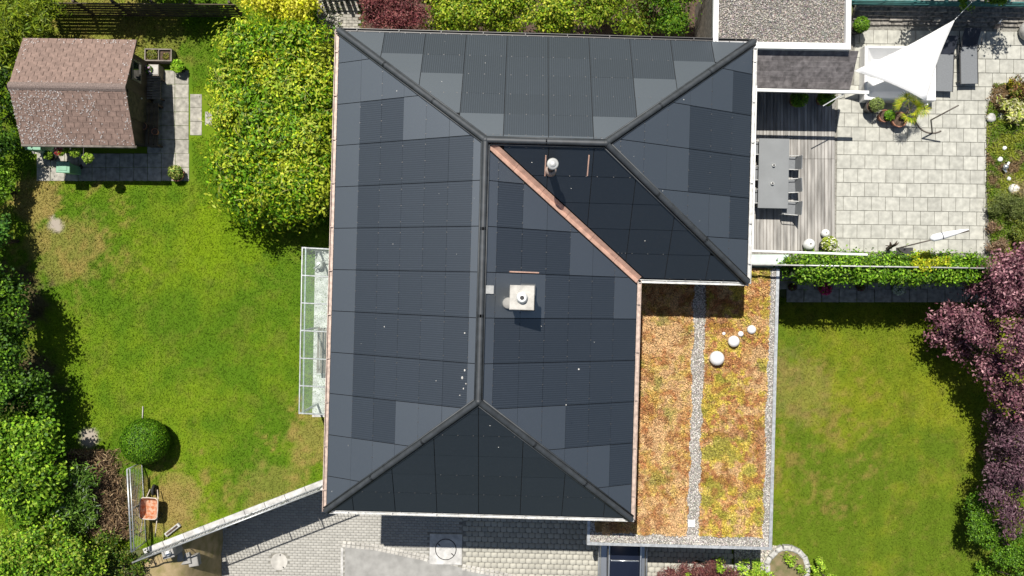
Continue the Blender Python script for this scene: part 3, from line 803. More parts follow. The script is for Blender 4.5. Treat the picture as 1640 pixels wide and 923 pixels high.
# vent pipe on the wing's shaded slope
def rz_s(v): return ZE + (v - v1) * (ZR - ZE) / (R1[1] - v1)
pu, pv = Hloc(882.5, 271, 5.5); zp = rz_s(pv)
m = MB(); m.tube([(pu, pv, zp - .2), (pu, pv, zp + 1.12)], .105, 16); pipe = m.build('vent_pipe', MT['black'], house, True)
m = MB(); m.lathe((pu, pv, zp + 1.1), [(.15, 0), (.165, .03), (.165, .10), (.13, .13), (.09, .135), (.085, .16), (.02, .175)], 20); m.build('pipe_cap', MT['zinc'], pipe, True)
m = MB(); m.lathe((pu, pv, zp - .08), [(.20, 0), (.17, .1), (.12, .22)], 18); m.build('pipe_collar', MT['copper_dull'], pipe, True)
for pxx in (873.5, 942):
    a_, b_ = Hloc(pxx, 250, 5.6), Hloc(pxx, 281, 5.4)
    m = MB(); m.box(((a_[0]+b_[0])/2, (a_[1]+b_[1])/2, rz_s((a_[1]+b_[1])/2) + .03), (.035, .68, .02), 0, Matrix.Rotation(R(36.5), 3, 'X')); m.build('copper_strip', MT['copper'], house)
# windows, doors hidden from above but real
for (x_, y_, sx, sy, z0, z1) in ((-2.5, v0+ov-.02, 2.4, .06, ZL+.05, -.6), (.6, v0+ov-.02, 2.4, .06, ZL+.05, -.6), (-3.4, v0+ov-.02, 1.4, .06, .9, 2.2), (1.4, v0+ov-.02, 1.4, .06, .9, 2.2),
        (u0+ov-.02, -2, .06, 2.2, .1, 2.2), (u0+ov-.02, 1.2, .06, 2.2, .1, 2.2), (u2-ov+.02, 3.0, .06, 2.4, .1, 2.2), (u2-ov+.02, 6.0, .06, 2.0, .1, 2.2)):
    if z1 < 0:
        m = MB(); m.box((x_, y_, (z0+z1)/2), (sx, sy, z1-z0)); m.build('garage_door', MT['white'], house)
    else:
        m = MB(); m.box((x_, y_, (z0+z1)/2), (sx, sy, z1-z0)); fr = m.build('window', MT['white'], house)
        m = MB(); m.box((x_ + (-.012 if sx < .1 and x_ < 0 else .012 if sx < .1 else 0), y_ - (.012 if sy < .1 else 0), (z0+z1)/2), (max(.06, sx-.16) if sx > .1 else .06, max(.06, sy-.16) if sy > .1 else .06, z1-z0-.16)); m.build('pane', PANE, fr)

# ================================================================ PLANTED FLAT ROOF
gr = thing('garage', 'low garage with planted sedum roof and gravel edges', 'garage', (0, 0, 0), TH)
gu0, gu1, gv0, gv1 = 2.85, 9.30, -8.88, .92
m = MB(); m.prism([(u1 - ov - .3, v0 + .6), (gu1 - .25, v0 + .6), (gu1 - .25, gv1 - .1), (u1 - ov - .3, gv1 - .1)], ZL - .2, ZF - .3); m.build('wall', MT['render'], gr)
m = MB(); m.prism([(gu0, gv0), (gu1, gv0), (gu1, gv1), (3.36, gv1), (3.36, v0 + .64), (gu0, v0 + .64)], ZF - .28, ZF - .03); m.build('roof_slab', MT['wall_grey'], gr)
for (c, d) in (((gu1 - .055, (gv0+gv1)/2, ZF), (.11, gv1 - gv0, .1)), (((gu0+gu1)/2 - .056, gv0 + .05, ZF), (gu1 - gu0 - .113, .1, .1)), ((gu0 + .05, gv0 + .56, ZF), (.1, .9, .1))):
    m = MB(); m.box(c, d); m.build('parapet', MT['galv'], gr)
for (x0, x1, y0, y1) in ((3.4, 6.32, gv0 + .42, gv1), (6.76, 8.96, gv0 + .42, gv1), (3.1, 3.4, gv0 + .42, v0 + .6)):
    m = MB(); m.box(((x0+x1)/2, (y0+y1)/2, ZF - .01), (x1 - x0, y1 - y0, .05)); m.build('planting_bed', MT['sedbed'], gr)
gareas = [(6.30, 6.78, gv0 + .1, gv1), (8.94, 9.2, gv0 + .1, gv1), (2.95, 9.2, gv0 + .1, gv0 + .45), (2.95, 3.12, gv0 + .4, v0 + .6)]
m = MB()
m.box((6.54, (gv0 + .45 + gv1)/2, ZF - .015), (.44, gv1 - gv0 - .46, .05)).box((9.075, (gv0 + .45 + gv1)/2, ZF - .015), (.23, gv1 - gv0 - .46, .05)).box(((2.96 + 9.19)/2, gv0 + .265, ZF - .015), (6.22, .32, .05)).box((3.03, gv0 + .85, ZF - .015), (.14, .8, .05))
m.build('gravel_base', MT['gravelbed'], gr)
xs, ys = [], []
for (x0, x1, y0, y1) in gareas:
    k = int((x1 - x0) * (y1 - y0) * 1500); xs.append(x0 + RNG.normal(0, .03, k) + RNG.random(k) * (x1 - x0)); ys.append(y0 + RNG.random(k) * (y1 - y0))
xs, ys = np.concatenate(xs), np.concatenate(ys)
k = (xs < 9.18) & (ys > gv0 + .1) & (xs > 2.92); xs, ys = xs[k], ys[k]
tag(gravel('gravel', xs, ys, np.full(len(xs), ZF + .012), .019, stone_cols(len(xs), (.55, .52, .48), .5), gr), kind='stuff')
# sedum: small leaves and stalks
n = 150000
xs = 3.36 + RNG.random(n) * (8.98 - 3.36) + RNG.normal(0, .015, n); ys = gv0 + .40 + RNG.random(n) * (gv1 - gv0 - .42) + RNG.normal(0, .015, n)
edge = (fbm(xs, ys, 2.2, 5, 4) - .5) * .26
k = ((xs < 6.33 + edge) | (xs > 6.75 + edge)) & (xs < 8.97 + edge) & (ys > gv0 + .42 + edge * .8 - .22 * np.exp(-((xs - 6.54) / .22) ** 2) * 0)
xs, ys = xs[k], ys[k]; n = len(xs)
wob = (fbm(xs, ys, 2.2, 91, 4) - .5) * .5
yel = fbm(xs, ys, 1.9, 50, 5) + .10 * sstep(6.6, 7.0, xs) + .05 * sstep(-2, -7, ys); tan = fbm(xs, ys, 2.4, 60, 5) + .08 * (1 - sstep(6, 6.6, xs)); fine = fbm(xs, ys, 7, 70, 3)
cc = mixc(np.tile(np.array((.49, .235, .10)), (n, 1)), np.array((.64, .41, .17)), sstep(.35, .65, fine))
cc = mixc(cc, np.array((.68, .47, .25)), sstep(.44, .60, tan) * .8)
cc = mixc(cc, np.array((.62, .55, .06)), sstep(.52, .63, .55 * yel + .45 * fbm(xs, ys, 6, 95, 3)) * (.28 + .34 * sstep(6.5, 6.8, xs)))
cc = mixc(cc, np.array((.15, .20, .03)), sstep(.60, .72, .6 * yel + .4 * fbm(xs, ys, 3, 80, 3)) * .5)
cc = mixc(cc, np.array((.36, .14, .06)), sstep(.57, .7, fbm(xs, ys, 2.6, 66, 3)) * .6)
cc = cc * (.55 + .9 * RNG.random((n, 1)))
hz = ZF + .02 + .09 * RNG.random(n) * fbm(xs, ys, 4, 31, 3) * 2
nr = RNG.normal(size=(n, 3)) * .55 + np.array([0, 0, 1.0])
SED = mat_attr('sedum_leaf', .8, .15, .1)
me = fast_mesh('sedum', rhombs(np.stack([xs, ys, hz], 1), nr, .07, .028), 4, SED, cc)
tag(link('sedum', me, gr), kind='stuff')
c = P(1107, 838, ZF); hu = toH(c.x, c.y); m = MB(); m.slab((hu[0], hu[1], ZF + .02), (.25, .25, .05), .01); m.build('drain_cover', MT['white'], gr)
for (pxx, pyy, r_, lb) in ((1148, 574, .255, 'largest white garden globe on the planted flat roof'), (1175, 547, .20, 'second largest white globe on the planted flat roof'), (1203.5, 528, .155, 'white globe nearest the gravel edge of the planted flat roof'), (1186, 535, .10, 'small white globe between two bigger globes on the flat roof'), (1159, 534.5, .06, 'tiniest white globe on the planted flat roof')):
    p = P(pxx, pyy, ZF + r_); t = thing('globe_lamp', lb, 'globe lamp', (p.x, p.y, ZF + .02), 0, 'white garden globes')
    m = MB(); m.sphere((0, 0, r_ * .97), r_, 32, 18); m.build('globe', MT['plastic'], t, True)
    m = MB(); m.lathe((0, 0, 0), [(r_ * .45, 0), (r_ * .42, r_ * .14)], 16); m.build('base_ring', MT['black'], t)

# ================================================================ GLASS CANOPY (left of the house)
cz = 2.35
ca0, ca1, cb0, cb1 = P(484, 397, cz), P(479, 662, cz), P(536, 400, cz), P(536, 664, cz)
t = thing('glass_canopy', 'narrow glass canopy with steel frame along the left house wall', 'canopy', (ca1.x, ca1.y, 0))
def L(p): return p - Vector((ca1.x, ca1.y, 0))
def lerp2(s, tt):  # s along the house (0 bottom..1 top), tt across (0 outer..1 wall)
    return L(ca1.lerp(ca0, s).lerp(cb1.lerp(cb0, s), tt)) + Vector((0, 0, .12 * tt))
for i in range(6):
    s0, s1 = i / 6 + .004, (i + 1) / 6 - .004
    q = [lerp2(s0, .06), lerp2(s0, 1.25), lerp2(s1, 1.25), lerp2(s1, .06)]
    m = MB(); m.add([v_ + Vector((0, 0, z_)) for z_ in (0.035, .047) for v_ in q], [(3,2,1,0), (4,5,6,7), (0,1,5,4), (1,2,6,5), (2,3,7,6), (3,0,4,7)])
    m.build('pane', GL, t)
for i in range(7):
    m = MB(); m.tube([lerp2(i / 6, 0), lerp2(i / 6, 1.3)], .027, 6); m.build('rafter', MT['galv'], t)
for tt in (.005, .115):
    m = MB(); m.tube([lerp2(-.004, tt), lerp2(1.004, tt)], .026, 6); m.build('front_rail', MT['galv'], t)
for s in (0.0, .5, 1.0):
    p = lerp2(s, .06); m = MB(); m.box((p.x, p.y, cz / 2), (.06, .06, cz)); m.build('post', MT['galv'], t)
# patio under the canopy
m = MB(); a_, b_ = P(505, 402), P(500, 668); ht = []
m.prism([(b_.x, b_.y), (-4.6, b_.y), (-4.6, a_.y), (a_.x, a_.y)], -.1, .012)
tag(m.build('patio', MT['conc_white']), 'pale concrete strip under the glass canopy', kind='structure')
p = P(521, 560); t = thing('garden_bench', 'slatted bench under the glass canopy by the house wall', 'bench', (p.x, p.y, .012), R(-1.5))
for i in range(4):
    m = MB(); m.box((-.15 + i * .1, 0, .44), (.075, 1.6, .025)); m.build('seat_slat', MT['wood_grey'], t)
for sy in (-.7, .7):
    for sx in (-.16, .16): m = MB(); m.box((sx, sy, .215), (.05, .05, .43)); m.build('leg', MT['wood_grey'], t)
for i in range(3): m = MB(); m.box((.22, 0, .55 + i * .12), (.03, 1.6, .08)); m.build('back_slat', MT['wood_grey'], t)
p = P(513, 425); t = thing('watering_can', 'grey watering can on the pale strip under the canopy', 'watering can', (p.x, p.y, .012), .6)
m = MB(); m.lathe((0, 0, 0), [(.13, 0), (.14, .02), (.12, .28), (.10, .30)], 16); m.build('body', MT['zinc'], t, True)
m = MB(); m.tube([(.1, 0, .08), (.3, 0, .27), (.36, 0, .30)], [.03, .02, .03], 8); m.build('spout', MT['zinc'], t, True)
m = MB(); m.tube([(-.12, 0, .08), (-.24, 0, .2), (-.18, 0, .33), (0, 0, .36), (.08, 0, .3)], .014, 6); m.build('handle', MT['zinc'], t, True)

# ================================================================ TERRACE
ta = R(-.7)
m = MB(); tp = [P(1203, 60), P(1360, 36), P(1720, 40), P(1720, 140), P(1600, 132), P(1582, 170), P(1582, 300), P(1588, 412), P(1250, 449), P(1203, 445)]
m.prism([(p.x, p.y) for p in tp], -.2, .0)
terr = tag(m.build('terrace', MT['joint']), 'paved terrace right of the house', kind='structure')
pw_, ph_ = .5, .495
sm_ = MB(); sm_.slab((0, 0, -.02), (pw_ - .016, ph_ - .016, .045), .006); s0_ = None
o0 = P(1338, 404)
for j in range(18):
    y_ = (j + .5) * ph_; pyr = 404 - y_ * F / D
    if pyr < 38: continue
    lo, hi = 0.0, M(1577 - 1338) + y_ * math.sin(ta) * 0
    if pyr < 128: hi = M(350)
    elif pyr < 150: hi = M(262)
    if pyr < 145: lo = M(26)
    for i in range(-2, 18):
        xa, xb = max(lo, (i + .5 * (j % 2)) * pw_), min(hi, (i + 1 + .5 * (j % 2)) * pw_)
        if xb - xa < .06: continue
        x_ = (xa + xb) / 2
        X = o0.x + x_ * math.cos(ta) - y_ * math.sin(ta); Y = o0.y + x_ * math.sin(ta) + y_ * math.cos(ta)
        o = sm_.build('slab', MT['slab'], terr) if s0_ is None else link('slab', s0_.data, terr)
        s0_ = s0_ or o; o.location = (X, Y, random.uniform(-.002, .002)); o.rotation_euler = (random.uniform(-.003, .003), random.uniform(-.003, .003), ta)
        o.scale = ((xb - xa - .016) / (pw_ - .016), 1, 1)
# timber deck
dk0, dk1 = P(1200, 402), P(1336, 140)
deck = tag(MB().box(((dk0.x + dk1.x)/2, (dk0.y + dk1.y)/2, .012), (dk1.x - dk0.x, dk1.y - dk0.y, .03)).build('deck', MT['soil']), 'weathered timber deck between house and slab terrace', kind='structure')
nbd = 25; bw = (dk1.x - dk0.x + .006) / nbd; ymid = P(0, 271).y
for i in range(nbd):
    X = dk0.x + (i + .5) * bw; off = (.0 if i < nbd * .58 else .35)
    for (ya, yb) in ((dk0.y, ymid + off), (ymid + off + .008, dk1.y)):
        m = MB(); m.slab((X, (ya + yb) / 2, .02), (bw - .012, yb - ya, .028), .004); m.build('deck_board', MT['deck'], deck)
# dining table with chairs
tc = P(1239, 278, .75)
t = thing('dining_table', 'long grey garden dining table on the timber deck', 'table', (tc.x, tc.y, .05), R(-1.2))
m = MB(); m.slab((0, 0, .67), (1.05, 2.42, .035), .006); m.build('table_top', MT['table'], t)
for sx in (-.45, .45):
    for sy in (-1.1, 1.1): m = MB(); m.box((sx, sy, .335), (.06, .06, .67)); m.build('leg', MT['dark_metal'], t)
for sx in (-.45, .45): m = MB(); m.box((sx, 0, .62), (.03, 2.15, .08)); m.build('apron', MT['dark_metal'], t)
for (pxx, pyy, lb) in ((1239, 265, 'upper small glass candle holder on the grey table'), (1237, 294, 'lower small glass candle holder on the grey table')):
    p = P(pxx, pyy, .8); t = thing('candle_holder', lb, 'candle holder', (p.x, p.y, .756), 0, 'candle holders on the garden table')
    m = MB(); m.lathe((0, 0, 0), [(.05, 0), (.055, .01), (.05, .09), (.042, .09), (.042, .03)], 14); m.build('cup', MT['ceramic'], t, True)
    m = MB(); m.lathe((0, 0, .03), [(.036, 0), (.036, .05), (.005, .055)], 10); m.build('candle', MT['dark_metal'], t)
def chair(lb, X, Y, rz, first=[None]):
    if first[0] is None:
        t = thing('garden_chair', lb, 'chair', (X, Y, .05), rz, 'chairs at the garden dining table')
        m = MB(); m.slab((0, 0, .40), (.46, .46, .03), .008); m.build('seat', MT['sling'], t)
        m = MB(); m.box((-.27, 0, .66), (.025, .46, .42), 0, Matrix.Rotation(R(-12), 3, 'Y')); m.build('backrest', MT['sling'], t)
        for sx in (-.21, .21):
            for sy in (-.22, .22): m = MB(); m.tube([(sx, sy, 0), (sx, sy, .41 if sx < 0 else .62)], .014, 6); m.build('leg', MT['zinc'], t)
        for sy in (-.24, .24):
            m = MB(); m.tube([(.21, sy, .62), (-.26, sy, .63)], .016, 6); m.build('armrest', MT['zinc'], t)
            m = MB(); m.tube([(-.21, sy * .95, .38), (-.32, sy * .95, .88)], .015, 6); m.build('back_post', MT['zinc'], t)
        first[0] = t; return t
    t = copy_tree(first[0]); t.location = (X, Y, .05); t.rotation_euler = (0, 0, rz); t['label'] = lb; return t
for (pyy, lb) in ((262, 'upper garden chair at the terrace side of the grey table'), (299, 'middle garden chair at the terrace side of the grey table'), (334, 'lower garden chair at the terrace side of the grey table')):
    p = P(1263, pyy, .45); chair(lb, p.x, p.y, R(180 + random.uniform(-6, 6)))
for (pyy, lb) in ((238, 'upper garden chair squeezed between grey table and house'), (278, 'middle garden chair squeezed between grey table and house'), (315, 'lower garden chair squeezed between grey table and house')):
    p = P(1216, pyy, .45); chair(lb, p.x, p.y, R(random.uniform(-6, 6)))
# awning frame: cassette along the house and two projecting rails on posts
za = 2.37
t = thing('awning_frame', 'white awning frame with two rails projecting over the deck', 'awning', (P(1205, 280, za).x, P(1205, 280, za).y, 0))
O = Vector(t.location)
def bar(name, p, q, sx, sz, m_=None):
    p, q = p - O, q - O; d_ = q - p; mm = MB(); an = math.atan2(d_.y, d_.x); c = (p + q) / 2
    mm.box(tuple(c), (d_.length, sx, sz), an); return mm.build(name, m_ or MT['white'], t, False, .006)
bar('cassette', P(1208.5, 138, za), P(1202.5, 404, za), .13, .14)
bar('side_rail', P(1210, 144.5, za), P(1391, 148.5, za), .10, .10)
bar('side_rail', P(1206, 402, za), P(1389, 408, za), .07, .07)
m = MB(); p, q = P(1330, 147, za) - O, P(1318, 175, .9) - O
m.tube([P(1352, 150, za - .05) - O, P(1318, 170, za - .12) - O], .02, 6); m.build('folding_arm', MT['galv'], t)
# glass railing at the terrace edge
gp0, gp1 = P(1203, 424, 1.0), P(1590, 430, 1.0)
t = thing('glass_railing', 'frameless glass railing with pale top rail in the terrace hedge', 'railing', (gp0.x, gp0.y, 0), math.atan2(gp1.y - gp0.y, gp1.x - gp0.x))
Lg = (gp1 - gp0).length; k = 7
for i in range(k):
    m = MB(); m.box((Lg * (i + .5) / k, 0, .5), (Lg / k - .02, .012, .94)); m.build('glass_panel', GL2, t)
m = MB(); m.tube([(0, 0, 1.0), (Lg, 0, 1.0)], .026, 8); m.build('top_rail', MT['zinc'], t, True)
for i in range(k + 1): m = MB(); m.box((min(Lg - .03, max(.03, Lg * i / k)), .03, .49), (.03, .04, .98)); m.build('post', MT['galv'], t)
# glass floor strip beside the house at the deck edge
m = MB(); a_, b_ = P(1200, 408), P(1262, 428); m.slab(((a_.x + b_.x)/2, (a_.y + b_.y)/2, .03), (b_.x - a_.x, a_.y - b_.y, .04), .006)
tag(m.build('frosted_plate', mat('frosted_green_glass', (.55, .66, .60), .3, .1, 3)), 'pale greenish glass plate between deck and planted roof', 'glass plate')
# white basin under the sail
b0, b1 = P(1385, 73.5, .5), P(1500, 161, .5); cx_, cy_ = (b0.x + b1.x)/2, (b0.y + b1.y)/2; bw_, bh_ = b1.x - b0.x, b0.y - b1.y
t = thing('plunge_basin', 'white rectangular basin with raised rim under the sail', 'basin', (cx_, cy_, 0), R(-.6))
m = MB(); o_ = (bw_/2, bh_/2); rings = [(1.0, 1.0, 0), (1.0, 1.0, .46), (.985, .985, .5), (.925, .915, .5), (.90, .885, .46), (.66, .60, .14), (.62, .55, .12)]
vs = []
for (fx, fy, z) in rings: vs += [(-o_[0]*fx, -o_[1]*fy, z), (o_[0]*fx, -o_[1]*fy, z), (o_[0]*fx, o_[1]*fy, z), (-o_[0]*fx, o_[1]*fy, z)]
fs = [(k*4+i, k*4+(i+1)%4, k*4+4+(i+1)%4, k*4+4+i) for k in range(len(rings)-1) for i in range(4)] + [tuple(len(rings)*4-4+i for i in range(4)), (3, 2, 1, 0)]
m.add(vs, fs); m.build('shell', MT['plastic'], t, False, .02)
m = MB(); m.lathe((.1, 0, .122), [(.05, 0), (.05, .008)], 14); m.build('drain', MT['chrome'], t)
# shade sail
S0, S1, S2 = P(1367, 114, 1.35), P(1529, 32, 1.75), P(1483, 162, 1.25)
t = thing('shade_sail', 'white triangular shade sail stretched over the basin', 'shade sail', (S0.x, S0.y, 0))
N = 14; vs, fs, ix = [], [], {}
cen = (S0 + S1 + S2) / 3
for i in range(N + 1):
    for j in range(N + 1 - i):
        a_, b_ = i / N, j / N; c_ = 1 - a_ - b_
        p = S0 * c_ + S1 * a_ + S2 * b_
        e = max(a_*b_, b_*c_, a_*c_) * 4 ; inner = min(a_, b_, c_) * 3
        p = p.lerp(cen, .10 * e * (1 - inner)) + Vector((0, 0, -.05 * inner))
        ix[i, j] = len(vs); vs.append(p - Vector((S0.x, S0.y, 0)))
for i in range(N):
    for j in range(N - i):
        fs.append((ix[i, j], ix[i+1, j], ix[i, j+1]))
        if j < N - i - 1: fs.append((ix[i+1, j], ix[i+1, j+1], ix[i, j+1]))
m = MB(); m.add(vs, fs); o = m.build('sailcloth', MT['fabric'], t, True); sm = o.modifiers.new('thick', 'SOLIDIFY'); sm.thickness = .006
top = P(1590, -31, 2.3)
m = MB(); m.tube([S1 - Vector((S0.x, S0.y, 0)), top - Vector((S0.x, S0.y, 0))], .012, 5); m.build('guy_rope', MT['galv'], t)
m = MB(); m.tube([(0, 0, 1.25), (-.22, .0, 1.4)], .01, 5); m.build('guy_rope', MT['galv'], t)
for (s_, q) in ((S2, P(1484, 168, 0)),):
    m = MB(); g_ = Vector((s_.x, s_.y, 0)) + (s_ - cen).normalized() * .12; m.tube([Vector((g_.x, g_.y, 0)) - Vector((S0.x, S0.y, 0)), Vector((g_.x, g_.y, s_.z)) - Vector((S0.x, S0.y, 0))], .022, 8); m.build('pole', MT['white'], t)
m = MB(); m.tube([(top.x - S0.x, top.y - S0.y, 0), (top.x - S0.x, top.y - S0.y, 2.4)], .035, 8); m.build('mast', MT['dark_metal'], t)
for (pa_, pb__) in ((S0, S1), (S1, S2), (S2, S0)):
    hp_ = []
    for i in range(13):
        f_ = i / 12; p = pa_.lerp(pb__, f_); p = p.lerp(cen, .10 * 4 * f_ * (1 - f_)); hp_.append(p - Vector((S0.x, S0.y, 0)))
    m = MB(); m.tube(hp_, .012, 6); m.build('hem', MT['zinc'], t, True)
# loungers
def lounger(lb, px_, py_, rz, src=None):
    p = P(px_, py_, .34)
    if src:
        t = copy_tree(src); t.location = (p.x, p.y, 0); t.rotation_euler = (0, 0, rz); t['label'] = lb; return t
    t = thing('sun_lounger', lb, 'sun lounger', (p.x, p.y, 0), rz, 'sun loungers on the terrace')
    m = MB(); m.slab((0, -.02, .32), (.58, 1.30, .03), .008); m.build('seat', MT['sling'], t)
    m = MB(); m.box((0, .92, .48), (.58, .66, .03), 0, Matrix.Rotation(R(32), 3, 'X')); m.build('backrest', MT['navy'], t)
    for sx in (-.31, .31):
        m = MB(); m.tube([(sx, -.68, .325), (sx, 1.2, .325)], .018, 6); m.build('side_rail', MT['dark_metal'], t)
        for sy in (-.55, .95): m = MB(); m.tube([(sx, sy, 0), (sx, sy, .32)], .018, 6); m.build('leg', MT['dark_metal'], t)
        m = MB(); m.tube([(sx, .45, .33), (sx * 1.12, .6, .52), (sx * 1.1, .9, .56)], .016, 6); m.build('armrest', MT['dark_metal'], t)
    return t
lg = lounger('grey sun lounger nearer to the white sail', 1513, 116, R(-2))
lounger('grey sun lounger further from the white sail', 1552, 104, R(1), lg)

# pots and plants helper
def leaf_ball(t, name, c, r, n, cols, L_=.07, W_=.04, flat=1.0, wts=None, fl=None):
    d = RNG.normal(size=(n, 3)); d[:, 2] = np.abs(d[:, 2]) - .3; d /= np.linalg.norm(d, axis=1, keepdims=True)
    p = np.array(c) + d * r * (.7 + .35 * RNG.random((n, 1))) * np.array([1, 1, flat])
    me = fast_mesh(name, rhombs(p, d * .8 + np.array([0, 0, .4]) + RNG.normal(size=(n, 3)) * .4, L_, W_), 4, LEAF, palette(n, cols, wts)); return link(name, me, t)
def pot(t, r, h, m_, c=(0, 0, 0), soil=True):
    m = MB(); m.lathe(c, [(r*.72, 0), (r*.98, h*.88), (r*1.06, h*.9), (r*1.06, h), (r*.93, h), (r*.9, h*.86)], 22); o = m.build('pot', m_, t, True)
    if soil: m = MB(); m.lathe((c[0], c[1], c[2] + h*.87), [(r*.9, 0), (r*.5, .015)], 18); m.build('soil', MT['soil'], o)
    return o
GREEN = [(.06, .15, .015), (.10, .22, .02), (.16, .28, .03)]
p = P(1382, 38, .8); t = thing('potted_boxwood', 'clipped boxwood ball in a black pot by the stone wall', 'potted plant', (p.x, p.y + .0, 0)); pot(t, .24, .42, MT['black'])
leaf_ball(t, 'foliage', (0, 0, .68), .27, 1500, GREEN, .05, .035)
p = P(1402, 168, .7); t = thing('potted_shrub', 'small grey-green shrub in a black pot beside the basin', 'potted plant', (p.x, p.y, 0)); pot(t, .22, .45, MT['black'])
leaf_ball(t, 'foliage', (.08, .02, .62), .25, 1000, [(.16, .22, .10), (.22, .27, .14)], .05, .03)
p = P(1417, 186, .3); t = thing('potted_cactus', 'green leafy plant in the smaller terracotta pot', 'potted plant', (p.x, p.y, 0)); pot(t, .21, .34, MT['terra'])
leaf_ball(t, 'foliage', (.12, .0, .42), .17, 350, GREEN, .12, .06)
p = P(1440, 192, .3); t = thing('potted_palm', 'yellow-green fan palm in a terracotta pot beside the basin', 'palm', (p.x, p.y, 0)); pot(t, .26, .36, MT['terra'])
m = MB(); m.tube([(0, 0, .3), (.05, .1, .6), (.1, .25, .85)], [.05, .045, .03], 8); m.build('trunk', MT['trunk'], t, True)
for i in range(17):
    an = i * .571 + random.uniform(-.2, .2); el = random.uniform(.1, 1.35); ln = random.uniform(.5, .78)
    d_ = Vector((math.cos(an) * math.cos(el), math.sin(an) * math.cos(el), math.sin(el))); c_ = Vector((.1, .25, .85)); e_ = c_ + d_ * ln * .6
    m = MB(); m.tube([c_, e_], .009, 5); o = m.build('stalk', MT['bright_green'] if False else MT['wood_grey'], t)
    vs = []; k = 16; up = Vector((0, 0, 1)); sd_ = d_.cross(up).normalized(); n_ = sd_.cross(d_)
    for q in range(k):
        a_ = (q / (k - 1) - .5) * 3.6; dd = (d_ * math.cos(a_) + sd_ * math.sin(a_)).normalized(); ss = dd.cross(n_).normalized()
        l_ = random.uniform(.26, .36); mid_ = e_ + dd * l_ * .5 + n_ * .01; tip = e_ + dd * l_ - Vector((0, 0, .06))
        vs += [tuple(e_), tuple(mid_ + ss * .012), tuple(tip), tuple(mid_ - ss * .012)]
    link('frond', fast_mesh('frond', np.array(vs), 4, LEAF, palette(k, [(.30, .34, .03), (.42, .40, .06), (.18, .28, .02)])), t)
p = P(1296, 393, .3)
def flower_ball(lb, pxx, pyy, r_):
    p = P(pxx, pyy, r_); t = thing('ball_vase', lb, 'vase', (p.x, p.y, .05), 0, 'pale ball vases on the deck')
    m = MB(); m.lathe((0, 0, 0), [(r_*.35, 0), (r_*.7, r_*.22), (r_*.95, r_*.65), (r_, r_), (r_*.93, r_*1.4), (r_*.7, r_*1.75), (r_*.42, r_*1.92), (r_*.26, r_*1.97), (r_*.24, r_*1.94), (r_*.22, r_*1.7)], 28); m.build('body', MT['ceramic'], t, True)
    m = MB(); m.lathe((0, 0, r_ * 1.71), [(r_*.215, 0), (r_*.1, .004)], 16); m.build('opening', MT['wall_grey'], t)
flower_ball('larger pale ball vase at the deck edge', 1295, 392, .21)
flower_ball('smaller pale ball vase behind the potted white flowers', 1321, 374, .15)
p = P(1329, 392, .4); t = thing('potted_flowers', 'pale yellow flowers in a dark pot beside the ball vases', 'potted plant', (p.x - .12, p.y, 0)); pot(t, .19, .36, MT['black'])
leaf_ball(t, 'foliage', (.08, .02, .46), .27, 700, [(.22, .30, .05), (.34, .40, .10)], .09, .05); leaf_ball(t, 'blossom', (.1, .0, .52), .28, 160, [(.75, .72, .5), (.8, .8, .7)], .07, .06)
# brown curved stand of a hanging seat
p = P(1497, 205, 0); t = thing('hanging_seat_stand', 'bent brown steel stand with curved foot on the slabs', 'steel stand', (p.x, p.y, 0))
arc = [(math.cos(a_) * .62 - .1, math.sin(a_) * .62 + .42, .03) for a_ in [R(170 + i * 10) for i in range(14)]]
m = MB(); m.tube(arc, .028, 8); m.build('curved_foot', MT['brown_metal'], t, True)
q0 = Vector((-.1, -.20, .03)); q1_ = P(1491, 192.5, 1.0) - Vector((p.x, p.y, 0)); q2_ = P(1535, 169, 1.9) - Vector((p.x, p.y, 0))
m = MB(); m.tube([q0, q1_.lerp(q0, .1), q1_, q1_.lerp(q2_, .1), q2_], .026, 8); m.build('mast', MT['brown_metal'], t, True)
# closed cantilever parasol over the slabs
p = P(1448, 408, 0); t = thing('cantilever_parasol', 'closed white parasol on a bent brown arm by the hedge', 'parasol', (p.x, p.y, 0)); o_ = Vector((p.x, p.y, 0))
a_ = P(1437, 398, 1.5) - o_; b_ = P(1490, 385, 2.1) - o_; c_ = P(1552, 370, 2.35) - o_
m = MB(); m.tube([(0, 0, 0), a_.lerp(Vector((0, 0, 0)), .08), a_], .032, 8); m.build('mast', MT['brown_metal'], t, True)
m = MB(); m.tube([a_, b_, c_], .022, 8); m.build('arm', MT['brown_metal'], t, True)
pts_ = [b_.lerp(c_, s) for s in (0, .08, .25, .5, .75, 1.0)]
m = MB(); m.tube([q + Vector((0, .05, -.02)) for q in pts_], [.05, .12, .125, .10, .07, .02], 10); m.build('folded_canopy', MT['fabric'], t, True)
m = MB(); m.tube([q + Vector((0, .05, -.02)) for q in (b_.lerp(c_, .3), b_.lerp(c_, .33))], .126, 10); m.build('strap', MT['sling'], t, True)
m = MB(); m.slab((0, 0, 0), (.6, .5, .05), .01); m.build('foot_plate', MT['dark_metal'], t)
# driftwood sculpture
p = P(1421, 399, 0); t = thing('driftwood', 'upright forked driftwood piece by the terrace hedge', 'driftwood', (p.x, p.y, 0))
m = MB(); m.tube([(0, 0, 0), (-.03, .05, .35), (-.2, .2, .7)], [.07, .06, .02], 8); m.build('stem', MT['wood'], t, True)
for d_ in ((.02, .25, .75), (.15, .2, .6), (-.3, .1, .55)): m = MB(); m.tube([(-.03, .05, .35), Vector((-.03, .05, .35)).lerp(Vector(d_), .5) + Vector((.03, 0, .05)), d_], [.045, .03, .01], 7); m.build('branch', MT['trunk'], t, True)

